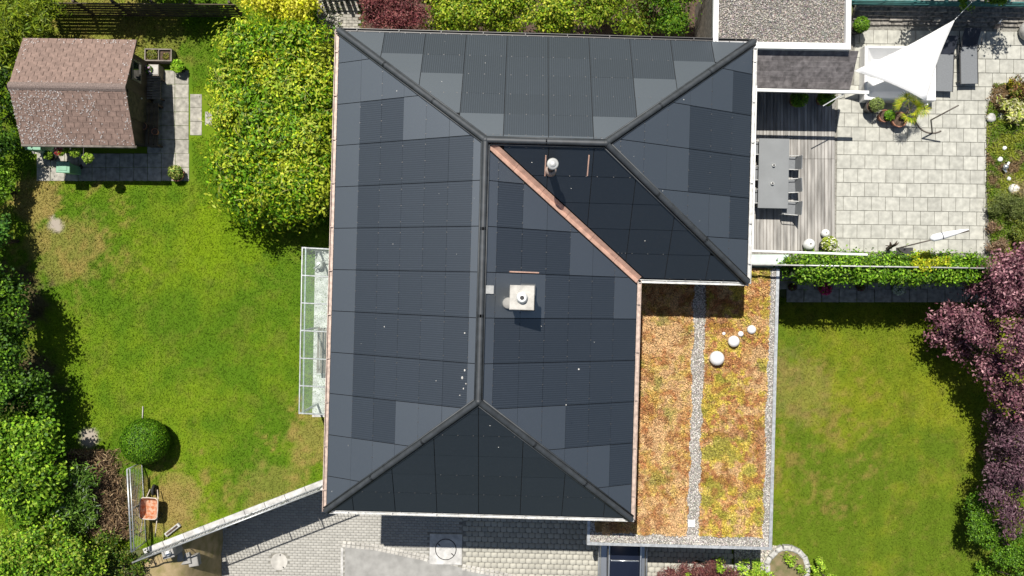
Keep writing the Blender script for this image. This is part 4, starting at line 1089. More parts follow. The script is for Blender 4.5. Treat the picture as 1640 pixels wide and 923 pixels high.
# stepped stone wall at the top of the terrace
t = thing('stone_wall', 'dark stepped dry-stone wall at the back of the terrace', 'wall', (P(1363, 40).x, P(1363, 40).y, 0), R(-.7))
Lw = M(360)
for c_ in range(5):
    x_ = 0
    while x_ < Lw:
        l_ = random.uniform(.35, .75); dpt = random.uniform(-.015, .02)
        m = MB(); m.slab((x_ + l_/2, .12 + c_ * .135 + dpt, c_ * .095), (l_ - .012, .28, .093 + random.uniform(-.008, .006)), .012, random.uniform(-.012, .012)); m.build('wall_stone', MT['wallstone'], t); x_ += l_
m = MB(); m.box((Lw / 2, 1.1, .22), (Lw, .7, .44)); m.build('backfill', MT['soil'], t)
q = P(1363, 6, .9); t = thing('trough_fence', 'teal painted slatted barrier on top of the stone wall', 'barrier', (q.x, q.y, .44), R(-.7))
for i in range(3): m = MB(); m.box((Lw / 2, .1 + i * .0, .12 + i * .17), (Lw, .03, .12)); m.build('slat', MT['teal'], t)
for i in range(8): m = MB(); m.box((.1 + i * Lw / 7.5, .15, .28), (.06, .06, .56)); m.build('post', MT['teal'], t)
# figurine & boulder
p = P(1598, 42, .3); t = thing('bird_figure', 'small pale bird figure by the stone wall', 'figurine', (p.x, p.y, 0), .7)
m = MB(); m.lathe((0, 0, 0), [(.02, 0), (.02, .14), (.07, .2), (.09, .28), (.06, .36), (.035, .42), (.05, .47), (.03, .52)], 12); m.build('body', MT['copper_dull'], t, True)
m = MB(); m.tube([(0, 0, .27), (.1, .05, .3), (.22, .1, .38)], [.05, .04, .01], 7); m.build('tail', MT['white'], t, True)
def rock(name, lb, cat, px_, py_, r_, m_, z=0, sq_=.7, group=None):
    p = P(px_, py_, z); m = MB(); m.sphere((0, 0, r_ * sq_ * .8), r_, 16, 9, sq_)
    m.v = [tuple(Vector(v_) * (1 + .22 * (vnoise([v_[0] / r_ * 1.3 + px_], [v_[1] / r_ * 1.3 + v_[2] / r_], 1.0, 3)[0] - .5))) for v_ in m.v]
    o = m.build(name, m_, None, True); o.location = (p.x, p.y, z); return tag(o, lb, cat, group)
rock('boulder', 'large pale boulder at the right picture edge of the terrace', 'boulder', 1641, 52, .34, MT['stone'], 0, .9)
rock('boulder', 'pale rounded stone at the corner of the flower bed', 'stone', 1585, 190, .17, MT['stone'])
rock('boulder', 'grey flat stone beside the rounded corner stone', 'stone', 1602, 187, .17, MT['wall_grey'], 0, .4)
for (pxx, pyy, r_, lb) in ((1607, 238, .075, 'uppermost small white ball in the flower bed'), (1600, 256, .09, 'small white ball left of the glass ornament'), (1614, 287, .08, 'small white ball above the big bed globe')):
    rock('bed_ball', lb, 'garden ball', pxx, pyy, r_, MT['plastic'], .06, .95, 'small white balls in the flower bed')
p = P(1624, 303, .2); t = thing('globe_lamp', 'big white globe lamp in the right flower bed', 'globe lamp', (p.x, p.y, .02))
m = MB(); m.sphere((0, 0, .18), .185, 26, 14); m.build('globe', MT['plastic'], t, True); m = MB(); m.lathe((0, 0, 0), [(.09, 0), (.08, .03)], 14); m.build('base_ring', MT['black'], t)
p = P(1608, 268, .2); t = thing('garden_ornament', 'silver glass garden ornament between the white bed balls', 'ornament', (p.x, p.y, 0), .5)
m = MB(); m.lathe((0, 0, 0), [(.03, 0), (.02, .2), (.09, .28), (.1, .34), (.04, .4)], 14); m.build('body', MT['chrome'], t, True)
m = MB(); m.box((.12, .05, .3), (.16, .07, .03), .5); m.build('wing', MT['ceramic'], t)
m = MB(); m.box((-.06, -.1, .26), (.07, .18, .03), .2); m.build('tail', MT['chrome'], t)

# ================================================================ NEIGHBOURING FLAT-ROOFED ANNEX
zg = 3.0
a_, b_ = P(1141, 77, zg), P(1362, -40, zg)
t = thing('annex', 'gravel-roofed annex with white parapet and slate lean-to', 'annex', (a_.x, a_.y, 0), R(-.8)); wx, wy = b_.x - a_.x, b_.y - a_.y
m = MB(); m.box((wx/2, wy/2, 1.4), (wx - .1, wy - .1, 2.8)); m.build('wall', MT['wood_grey'], t)
m = MB(); m.box((wx/2, wy/2, 2.84), (wx - .02, wy - .02, .1)); m.build('roof_slab', MT['gravelbed'], t)
for (c, d) in (((.09, wy/2, 2.95), (.16, wy, .2)), ((wx - .09, wy/2, 2.95), (.16, wy, .2)), ((wx/2, .10, 2.95), (wx - .34, .20, .2))):
    m = MB(); m.box(c, d); m.build('parapet', MT['white'], t)
k = 9000; gx_, gy_ = .19 + RNG.random(k) * (wx - .38), .22 + RNG.random(k) * (wy - .3)
tag(gravel('gravel', gx_, gy_, np.full(k, 2.90), .022, stone_cols(k, (.40, .365, .33), .6), t), kind='stuff')
# slate lean-to: rows of slates
zt_, zb_ = 2.80, 2.15
sa_, sb_ = P(1207, 82, zt_), P(1361, 139, zb_)
x0 = sa_.x - a_.x - .3; x1 = sb_.x - a_.x + .02; yt = -.0; yb = sb_.y - a_.y + .0
m = MB(); m.add([(x0, yt, zt_), (x1, yt, zt_), (x1, yb, zb_), (x0, yb, zb_), (x0, yt, zt_ - .1), (x1, yt, zt_ - .1), (x1, yb, zb_ - .1), (x0, yb, zb_ - .1)], [(3,2,1,0), (4,5,6,7), (0,1,5,4), (1,2,6,5), (2,3,7,6), (3,0,4,7)]); lean = m.build('lean_to_roof', MT['dark_metal'], t)
rows = 7; Ls = math.hypot(yt - yb, zt_ - zb_); pit = math.atan2(zt_ - zb_, yt - yb); sl_ = MB(); sl_.slab((0, 0, 0), (.50, Ls / rows + .05, .012), .003); s0_ = None
for r_ in range(rows):
    f_ = (r_ + .5) / rows; yy = yt + (yb - yt) * f_; zz = zt_ + (zb_ - zt_) * f_
    ofs = random.uniform(0, .5)
    for i in range(-1, 9):
        xa, xb = max(x0, x0 + i * .5 + ofs), min(x1, x0 + (i + 1) * .5 + ofs)
        if xb - xa < .05: continue
        o = sl_.build('slate', MT['slate'], lean) if s0_ is None else link('slate', s0_.data, lean); s0_ = s0_ or o
        o.scale = ((xb - xa - .006) / .5, 1, 1)
        o.location = ((xa + xb) / 2, yy, zz + .012); o.rotation_euler = (pit + .035 + random.uniform(-.006, .006), random.uniform(-.006, .006), 0)
m = MB(); m.box(((x0+x1)/2, yb - .01, zb_ - .06), (x1 - x0, .05, .12)); m.build('fascia', MT['dark_metal'], t)
for X in (x0 + .4, x1 - .15): m = MB(); m.box((X, yb + .12, (zb_ - .1) / 2), (.09, .09, zb_ - .1)); m.build('post', MT['dark_metal'], t)
# plants standing in the shade under the lean-to edge
for (pxx, pyy, lb) in ((1277, 160, 'shaded potted plant under the slate lean-to, nearer the house'), (1320, 158, 'leafy potted plant under the slate lean-to, nearer the terrace')):
    p = P(pxx, pyy, .4); t = thing('potted_plant', lb, 'potted plant', (p.x, p.y, .05)); pot(t, .24, .35, MT['terra']); leaf_ball(t, 'foliage', (0, 0, .55), .3, 600, GREEN, .10, .05)
# hose reel between annex and shrubs
p = P(1126, 46, .4); t = thing('hose_reel', 'bright green hose reel between shrubs and annex', 'hose reel', (p.x, p.y, 0), .3)
for r_ in (.10, .125, .15): m = MB(); m.tube([(math.cos(i * .5236) * r_, math.sin(i * .5236) * r_, .42 + .01 * (r_ < .12)) for i in range(13)], .016, 6, False); m.build('hose_coil', MT['bright_green'], t, True)
m = MB(); m.lathe((0, 0, .05), [(.06, 0), (.06, .36), (.11, .38)], 12); m.build('drum', MT['black'], t, True)
m = MB(); m.box((0, 0, .03), (.34, .28, .06)); m.build('base', MT['black'], t)

# ================================================================ GARDEN SHED
sc_ = Vector((-14.35, 6.5, 0)); sa = R(-.9)
shed = thing('garden_shed', 'garden shed with brown shingled gable roof spotted with lichen', 'shed', sc_, sa)
hw, hd, se, sr = 1.89, 1.74, 2.1, 2.87
m = MB(); m.prism([(-1.6, -1.45), (1.55, -1.45), (1.55, 1.45), (-1.6, 1.45)], 0, se + .02); m.build('wall', MT['wood'], shed)
m = MB(); vs = [(-hw, -hd, se), (hw, -hd, se), (hw, 0, sr), (-hw, 0, sr), (hw, hd, se), (-hw, hd, se)]
m.add(vs + [(x_, y_, z_ - .06) for x_, y_, z_ in vs], [(0,1,2,3), (3,2,4,5), (9,8,7,6), (11,10,8,9), (0,6,7,1), (4,10,11,5), (1,7,8,2), (2,8,10,4), (3,9,6,0), (5,11,9,3)]); sroof = m.build('roof', MT['wood'], shed)
rows = 10; Ls = math.hypot(hd, sr - se); pit = math.atan2(sr - se, hd); per = 13; tw = 2 * hw / per
tl = MB(); tl.slab((0, 0, 0), (tw - .012, Ls / rows + .03, .014), .004); s0_ = None
for side in (-1, 1):
    for r_ in range(rows):
        f_ = (r_ + .5) / rows; yy = side * hd * (1 - f_); zz = se + (sr - se) * f_
        for i in range(-1, per):
            xa, xb = max(-hw, -hw + (i + (.5 if r_ % 2 else 0)) * tw), min(hw, -hw + (i + 1 + (.5 if r_ % 2 else 0)) * tw); X = (xa + xb) / 2
            if xb - xa < .04: continue
            o = tl.build('shingle', MT['tile'], sroof) if s0_ is None else link('shingle', s0_.data, sroof); s0_ = s0_ or o
            o.scale = ((xb - xa) / tw, 1, 1); o.location = (X, yy, zz + .004); o.rotation_euler = ((-side) * (pit + 0.0) - side * -.03, random.uniform(-.01, .01), random.uniform(-.008, .008))
for i in range(11):
    m = MB(); w_ = 2 * hw / 11; X = -hw + (i + .5) * w_
    m.add([(X - w_/2 - .02, y_, z_) for y_, z_ in ((-.13, sr - .02), (-.06, sr + .035), (0, sr + .05), (.06, sr + .035), (.13, sr - .02))] + [(X + w_/2, y_, z_) for y_, z_ in ((-.13, sr - .035), (-.06, sr + .02), (0, sr + .035), (.06, sr + .02), (.13, sr - .035))], [(k, k+5, k+6, k+1) for k in range(4)]); m.build('ridge_tile', MT['tile_ridge'], sroof)
# lichen flecks lying on the shingles
k = 1500; lx = -hw + RNG.random(k) * 2 * hw; lyf = RNG.random(k); sgn = np.where(RNG.random(k) < .72, -1, 1)
dens = fbm(lx, lyf * sgn, 1.2, 15, 3); e_ = np.maximum(np.abs(lx) / hw > .86, (lyf < .1)).astype(float)
keep = (RNG.random(k) < np.where(sgn < 0, sstep(.35, .65, dens + .12 * (lx < -.3) + .15 * e_), .8 * np.maximum(e_, (lyf > .9)))); lx, lyf, sgn = lx[keep], lyf[keep], sgn[keep]
ly = sgn * hd * (1 - lyf); lz = se + (sr - se) * lyf + .034
nr = np.stack([np.zeros(len(lx)), sgn * math.sin(pit), np.full(len(lx), math.cos(pit))], 1)
tag(link('lichen', fast_mesh('lichen', rhombs(np.stack([lx, ly, lz], 1), nr + RNG.normal(size=nr.shape) * .04, .06, .035), 4, MT['lichen']), sroof), kind='stuff')
m = MB(); m.tube([(-hw, -hd - .05, se - .04), (hw + .03, -hd - .05, se - .04)], .05, 8); m.build('gutter', MT['wood_grey'], shed, True)
m = MB(); m.box((1.56, -.3, 1.0), (.04, .9, 2.0)); dr = m.build('door', MT['fence'], shed); m = MB(); m.sphere((1.6, .05, 1.0), .03, 8, 6); m.build('handle', MT['zinc'], dr)
m = MB(); m.box((1.56, .9, 1.35), (.04, .7, .7)); wn = m.build('window', MT['wood_grey'], shed); m = MB(); m.box((1.575, .9, 1.35), (.03, .56, .56)); m.build('pane', PANE, wn)
# slabs round the shed
m = MB(); m.box((0, 0, -.03), (.01, .01, .01)); path = tag(m.build('path', MT['joint']), 'slab path round the garden shed', kind='structure')
sm2 = MB(); sm2.slab((0, 0, -.03), (.48, .48, .045), .006); s0_ = None
def put_slab(px_, py_, sx=1, sy=1):
    global s0_
    p = P(px_, py_); o = sm2.build('slab', MT['slab2'], path) if s0_ is None else link('slab', s0_.data, path); s0_ = s0_ or o
    o.location = (p.x, p.y, random.uniform(-.003, .004)); o.rotation_euler = (0, 0, R(-.9) + random.uniform(-.01, .01)); o.scale = (sx, sy, 1)
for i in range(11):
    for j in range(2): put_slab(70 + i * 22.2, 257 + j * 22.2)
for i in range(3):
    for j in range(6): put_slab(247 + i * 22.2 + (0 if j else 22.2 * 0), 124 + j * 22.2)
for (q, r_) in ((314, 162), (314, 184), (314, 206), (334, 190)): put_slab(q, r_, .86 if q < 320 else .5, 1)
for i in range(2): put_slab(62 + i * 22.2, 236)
# slatted bench on the porch side
p = P(246, 145, .45); t = thing('slatted_bench', 'dark slatted bench against the right wall of the shed', 'bench', (p.x, p.y + .1, .015), sa)
for i in range(9): m = MB(); m.box((0, .35 - i * .09, .43), (.5, .06, .03)); m.build('seat_slat', MT['wood_grey'], t)
for sx in (-.2, .2):
    for sy in (-.36, .33): m = MB(); m.box((sx, sy, .21), (.05, .05, .42)); m.build('leg', MT['wood'], t)
p = P(243, 200, .5); t = thing('wooden_shelf', 'long dark wooden shelf in the shade of the shed', 'shelf', (p.x, p.y, .015), sa)
for i in range(3): m = MB(); m.box((-.18 + i * .17, 0, .5), (.14, 1.5, .03)); m.build('board', MT['fence'], t)
for sy in (-.7, .7): m = MB(); m.box((0, sy, .24), (.42, .05, .48)); m.build('leg', MT['wood'], t)
for (pxx, pyy, r_, lb) in ((231, 203, .13, 'terracotta pot standing nearest the shed wall in the shade'), (250, 212, .11, 'terracotta pot at the outer edge of the shaded shelf')):
    p = P(pxx, pyy, .6); t = thing('terracotta_pot', lb, 'flower pot', (p.x, p.y, .53)); pot(t, r_, .2, MT['terra'])
# raised bed, box with flowers, pots
p = P(253, 88, .4); t = thing('raised_bed', 'small wooden raised bed with herbs behind the shed', 'raised bed', (p.x, p.y, 0), R(-1))
for (c, d) in (((0, .2, .2), (.96, .04, .4)), ((0, -.2, .2), (.96, .04, .4)), ((-.46, 0, .2), (.04, .36, .4)), ((.46, 0, .2), (.04, .36, .4)), ((.02, 0, .21), (.03, .36, .38))): m = MB(); m.box(c, d); m.build('board', MT['wood_grey'], t)
m = MB(); m.box((0, 0, .16), (.86, .34, .32)); m.build('soil', MT['soil'], t); leaf_ball(t, 'foliage', (-.22, 0, .36), .2, 300, [(.13, .17, .04), (.2, .2, .06)], .08, .03, .4)
leaf_ball(t, 'foliage', (.25, -.03, .34), .12, 80, [(.35, .3, .06), (.16, .2, .04)], .08, .03, .4)
p = P(243, 112, .5); t = thing('flower_box', 'pale wooden box of pink flowers beside the raised bed', 'planter', (p.x, p.y, 0), R(-1))
m = MB(); m.box((0, 0, .22), (.44, .42, .44)); m.build('box', MT['wood_grey'], t); m = MB(); m.box((.06, .02, .445), (.28, .34, .02)); m.build('lid', MT['conc'], t)
leaf_ball(t, 'foliage', (-.12, 0, .5), .15, 200, GREEN, .06, .04); leaf_ball(t, 'blossom', (-.12, 0, .53), .15, 60, [(.6, .35, .55), (.7, .6, .7)], .06, .05)
p = P(281, 105, .4); t = thing('potted_hosta', 'bright green leafy plant in a dark pot at the path corner', 'potted plant', (p.x + .1, p.y - .05, 0)); pot(t, .15, .25, MT['black']); leaf_ball(t, 'foliage', (-.05, .03, .38), .22, 120, [(.18, .36, .03), (.26, .42, .05)], .16, .08, .6)
p = P(283, 279, .3); t = thing('potted_plant', 'terracotta potted plant at the lawn corner of the slab path', 'potted plant', (p.x, p.y, .015)); pot(t, .24, .26, MT['terra']); leaf_ball(t, 'foliage', (-.02, .06, .36), .25, 260, [(.10, .18, .04), (.2, .26, .08), (.3, .32, .14)], .14, .05, .6)
p = P(100, 268, 1.05); t = thing('wheeled_bin', 'mint green wheeled bin with lid on the shed path', 'bin', (p.x, p.y, .015), R(-2))
m = MB(); vs = []
for fx, z_ in ((.80, .06), (1.0, .96)): vs += [(-.21*fx, -.17*fx, z_), (.21*fx, -.17*fx, z_), (.21*fx, .17*fx, z_), (-.21*fx, .17*fx, z_)]
m.add(vs, [(3,2,1,0), (4,5,6,7), (0,1,5,4), (1,2,6,5), (2,3,7,6), (3,0,4,7)]); m.build('body', MT['green_pl'], t, False, .02)
m = MB(); m.slab((0, 0, .965), (.47, .38, .05), .015); ld = m.build('lid', MT['green_pl'], t); m = MB(); m.slab((0, .0, 1.012), (.30, .22, .02), .01); m.build('lid_panel', MT['green_pl'], ld)
m = MB(); m.tube([(-.18, .21, .93), (.18, .21, .93)], .015, 8); m.build('handle', MT['green_pl'], t, True)
for sx in (-.16, .16): m = MB(); m.tube([(sx - .02, .15, .09), (sx + .02, .15, .09)], .09, 12); m.build('wheel', MT['tyre'], t, True)
p = P(53, 233, .9); t = thing('rain_tank', 'mint green rain tank half under the shed eaves', 'rain tank', (p.x, p.y + .02, 0), R(-1)); m = MB(); m.box((0, 0, .45), (.5, .34, .9)); m.build('body', MT['green_pl'], t, False, .03); m = MB(); m.slab((0, 0, .9), (.54, .36, .03), .01); m.build('lid', MT['green_pl'], t)
GRP = 'hanging baskets at the shed eaves'
for (pxx, pyy, lb, r_, red) in ((97, 241, 'red flowering hanging basket at the shed eaves', .17, True), (120, 242, 'pale leafy hanging basket right of the red flowers', .20, False), (141, 253, 'bright green hanging basket furthest right at the shed eaves', .17, False)):
    p = P(pxx, pyy, 1.75); t = thing('hanging_basket', lb, 'hanging basket', (p.x, p.y, 1.55), 0, GRP)
    m = MB(); m.lathe((0, 0, 0), [(.03, 0), (.09, .03), (.13, .10), (.14, .16), (.12, .16)], 16); m.build('basket', MT['wood'], t, True)
    for k in range(3): m = MB(); an = k * 2.094; m.tube([(math.cos(an) * .13, math.sin(an) * .13, .16), (0, 0, .50)], .005, 4); m.build('chain', MT['dark_metal'], t)
    m = MB(); m.tube([(0, 0, .5), (0, (4.80 - p.y), .5)], .012, 6); m.build('bracket', MT['dark_metal'], t)
    leaf_ball(t, 'foliage', (0, 0, .2), r_, 300, [(.22, .34, .05), (.36, .44, .14), (.14, .26, .03)], .10, .06, .6)
    if red: leaf_ball(t, 'blossom', (-.03, 0, .24), r_ * .95, 120, [(.62, .04, .05), (.75, .25, .25)], .07, .06, .6)
p = P(76, 249, .5); t = thing('potted_plant', 'small weedy pot plant left of the green bin', 'potted plant', (p.x, p.y, .015)); pot(t, .15, .28, MT['black']); leaf_ball(t, 'foliage', (0, 0, .45), .14, 200, [(.2, .3, .06), (.12, .2, .03)], .10, .06)
# timber fence at the back left
p = P(85, 26); t = thing('board_fence', 'dark horizontal board fence at the back of the left lawn', 'fence', (p.x, p.y, 0), R(-.5)); fl = M(310)
for i in range(11): m = MB(); m.box((fl/2, .02 + (i % 2) * .03, .08 + i * .125), (fl, .025, .11)); m.build('board', MT['fence'], t)
for i in range(6): m = MB(); m.box((.1 + i * fl / 5.2, .09, .72), (.08, .08, 1.44)); m.build('post', MT['wood'], t)

# ================================================================ WHEELBARROW, MESH FENCE, SMALL THINGS
p = P(240, 808, 0); t = thing('wheelbarrow', 'rusty orange wheelbarrow standing on the lawn by the mesh fence', 'wheelbarrow', (p.x + .2, p.y, 0), R(-3))
m = MB(); vs = []
for (sx, sy, z) in ((.20, .24, .32), (.30, .36, .56), (.32, .38, .575), (.29, .35, .57), (.19, .23, .345)):
    for k in range(16):
        an = 2 * math.pi * k / 16; cx_, sy_ = math.cos(an), math.sin(an); e = .35
        vs.append((sx * math.copysign(abs(cx_) ** e, cx_), sy * math.copysign(abs(sy_) ** e, sy_), z))
fs = [(r_*16+k, r_*16+(k+1)%16, r_*16+16+(k+1)%16, r_*16+16+k) for r_ in range(4) for k in range(16)] + [tuple(range(64, 80)), tuple(range(16))[::-1]]
m.add(vs, fs); tray = m.build('tray', MT['rust'], t)
m = MB(); m.tube([Vector(v_) + Vector((0, 0, .01)) for v_ in vs[32:48]] + [Vector(vs[32]) + Vector((0, 0, .01))], .018, 6, False); m.build('rim', MT['cream'], tray, True)
m = MB(); R_, r2 = .15, .05
tv, tf = [], []
for i in range(20):
    for k in range(8):
        a_, b_ = i * math.pi / 10, k * math.pi / 4; rr = R_ + r2 * math.cos(b_); tv.append((r2 * math.sin(b_), .56 + rr * math.cos(a_), .2 + rr * math.sin(a_)))
for i in range(20):
    for k in range(8): tf.append((i*8+k, ((i+1)%20)*8+k, ((i+1)%20)*8+(k+1)%8, i*8+(k+1)%8))
m.add(tv, tf); wh = m.build('wheel', MT['tyre'], t, True); m = MB(); m.tube([(-.06, .56, .2), (.06, .56, .2)], .075, 12); m.build('rim', MT['dark_metal'], wh)
for s in (-1, 1):
    m = MB(); m.tube([(.13*s, .58, .22), (.22*s, .25, .33), (.24*s, -.3, .38), (.27*s, -.95, .56)], .018, 8); fr = m.build('handle', MT['cream'], t, True)
    m = MB(); m.tube([(.268*s, -.86, .535), (.272*s, -.99, .572)], .024, 8); m.build('grip', MT['tyre'], fr, True)
    m = MB(); m.tube([(.23*s, -.15, .37), (.27*s, -.32, .0), (.25*s, -.45, .40)], .015, 6); m.build('leg', MT['dark_metal'], t, True)
ft0, ft1 = P(203.5, 752, 1.22), P(210.5, 884, 1.22)
t = thing('mesh_fence', 'galvanised wire mesh fence beside the wheelbarrow', 'fence', (ft1.x, ft1.y, 0), math.atan2(ft0.y - ft1.y, ft0.x - ft1.x)); fl = (ft0 - ft1).length
for z_, r_ in ((1.22, .03), (1.14, .022)): m = MB(); m.tube([(0, (1.22 - z_) * .0 - (.06 if z_ < 1.2 else 0), z_), (fl, -(.06 if z_ < 1.2 else 0), z_)], r_, 8); m.build('top_rail', MT['galv'], t, True)
m = MB(); m.tube([(0, 0, .06), (fl, 0, .06)], .016, 6); m.build('bottom_rail', MT['galv'], t, True)
for i in range(3): m = MB(); m.tube([(fl * i / 2, 0, -.1), (fl * i / 2, 0, 1.22)], .025, 8); m.build('post', MT['galv'], t, True)
m = MB(); m.tube([(fl * .5, -.02, .8), (fl * .5, -.22, .0)], .016, 6); m.build('brace', MT['dark_metal'], t, True)
m = MB()
for i in range(28): m.tube([(fl * (i + .5) / 28, 0, .06), (fl * (i + .5) / 28, 0, 1.2)], .0028, 3)
for i in range(9): m.tube([(0, .003, .1 + i * .125), (fl, .003, .1 + i * .125)], .0028, 3)
tag(m.build('wire_mesh', MT['galv'], t), kind='stuff')
# scaffold plank & post lamp & pot at the wall's end
p = P(276, 849, .1); t = thing('stone_trough', 'narrow grey stone trough lying on the lawn by the wall', 'trough', (p.x, p.y, 0), R(38))
m = MB(); m.slab((0, 0, 0), (.62, .15, .14), .02); m.build('body', MT['stone'], t); m = MB(); m.slab((0, 0, .138), (.5, .07, .01), .002); m.build('hollow', MT['soil'], t)
zk = 0; p = P(271, 885, .25); t = thing('gate_post', 'grey stone gate post with round lamp at the wall end', 'gate post', (p.x, p.y, zk - .85), R(15))
m = MB(); m.slab((0, 0, 0), (.42, .34, 1.25), .02); m.build('post', MT['wall_grey'], t); m = MB(); m.sphere((.06, .02, 1.34), .10, 16, 10); m.build('lamp', MT['plastic'], t, True)
p = P(288, 888, -.6); t = thing('stone_step', 'pale flat stone steps at the foot of the bank', 'steps', (p.x, p.y, -.85), R(10))
for i in range(3): m = MB(); m.slab((.22 * i, -.16 * i, 0), (.36, .4, .50 - i * .1), .02); m.build('step', MT['wall_grey'], t)
p = P(312, 872, -2.2); t = thing('potted_plant', 'withered plant in a dark pot in the shade of the retaining wall', 'potted plant', (p.x, p.y, ZD)); pot(t, .26, .42, MT['black'])
leaf_ball(t, 'foliage', (0, 0, .5), .26, 300, [(.20, .10, .06), (.12, .08, .05), (.5, .45, .42)], .10, .03)
p = P(300, 905, ZD); t = thing('kerb_board', 'rusty steel edging at the corner of the driveway', 'edging', (p.x, p.y, ZD), R(-74)); m = MB(); m.box((0, 0, .06), (.9, .03, .14)); m.build('board', MT['rust'], t); m = MB(); m.box((.44, .05, .05), (.04, .10, .12)); m.build('stake', MT['rust'], t)
m = MB(); q = [P(285, 893, ZD), P(298, 900, ZD), P(306, 960, ZD), P(290, 960, ZD)]; m.prism([(v_.x, v_.y) for v_ in q], ZD - .1, ZD + .03); tag(m.build('kerb', MT['conc']), 'pale concrete kerb at the left driveway edge', kind='structure')
# brown stake path marks
p = P(229, 662); t = thing('garden_stick', 'thin pale stake lying on the lawn above the topiary ball', 'stake', (p.x, p.y, .02), R(88)); m = MB(); m.tube([(-.25, 0, .01), (.25, 0, .015)], .02, 6); m.build('stick', MT['conc'], t, True)

# ================================================================ CAR
zc = ZD; p = P(1000, 905, -1.4)
car = thing('station_wagon', 'silver estate car with dark glass roof under the garage edge', 'car', (p.x, p.y - .15, zc), R(-1.2))
def loft(name, secs, m_, parent, smooth=True):   # secs: list of (y, [(x,z)...]) closed sections
    vs, fs = [], []; k = len(secs[0][1])
    for y_, pr in secs: vs += [(x_, y_, z_) for x_, z_ in pr]
    for i in range(len(secs) - 1):
        for j in range(k): fs.append((i*k+j, i*k+(j+1)%k, (i+1)*k+(j+1)%k, (i+1)*k+j))
    fs += [tuple(range(k))[::-1], tuple((len(secs)-1)*k + j for j in range(k))]
    mm = MB(); mm.add(vs, fs); return mm.build(name, m_, parent, smooth)
def sec(w_, zb, zt, r_=.12):
    return [(-w_ + .06, zb), (w_ - .06, zb), (w_, zb + .12), (w_, (zb+zt)/2), (w_ - .03, zt - .08), (w_ - r_, zt), (-w_ + r_, zt), (-w_ + .03, zt - .08), (-w_, (zb+zt)/2), (-w_, zb + .12)]
loft('body', [(-2.85, sec(.55, .35, .62)), (-2.75, sec(.74, .22, .72)), (-2.2, sec(.88, .18, .84)), (-1.4, sec(.90, .18, .94)), (0, sec(.90, .18, .96)), (1.3, sec(.89, .18, .96)), (1.65, sec(.78, .25, .92))], MT['carbody'], car)
loft('glasshouse', [(-1.45, sec(.78, .86, .95, .05)), (-.62, sec(.62, .88, 1.44, .10)), (.3, sec(.64, .88, 1.48, .10)), (1.2, sec(.62, .88, 1.44, .10)), (1.55, sec(.68, .86, 1.0, .08))], MT['carglass'], car)
for s in (-1, 1):
    m = MB(); m.tube([(.56*s, 1.15, 1.47), (.585*s, .9, 1.52), (.585*s, -.35, 1.50), (.57*s, -.6, 1.45)], .028, 8); m.build('roof_rail', MT['chrome'], car, True)
    m = MB(); m.tube([(.60*s, -.6, 1.42), (.70*s, -1.05, 1.20), (.80*s, -1.5, .95)], .04, 8); m.build('windscreen_pillar', MT['carbody'], car, True)
    m = MB(); m.tube([(.885*s, -1.5, .92), (.905*s, 0, .93), (.88*s, 1.3, .93)], .022, 6); m.build('window_trim', MT['chrome'], car, True)
    m = MB(); m.box((1.0*s, -1.2, .98), (.18, .12, .13)); m.build('side_mirror', MT['carbody'], car, False, .03)
    m = MB(); m.box((.62*s, -2.72, .62), (.28, .12, .12)); m.build('headlight', MT['ceramic'], car, False, .03)
    for y_ in (-1.9, 1.0):
        m = MB(); m.tube([(.72*s, y_, .32), (.92*s, y_, .32)], .32, 18); wh = m.build('wheel', MT['tyre'], car, True); m = MB(); m.tube([(.9*s, y_, .32), (.935*s, y_, .32)], .2, 14); m.build('rim', MT['chrome'], wh, True)
m = MB(); m.tube([(-.52, .33, 1.485), (.52, .33, 1.485)], .03, 6); m.build('roof_glint', MT['chrome'], car, True)  # bright bar shaped as the light stripe reflected on the car roof

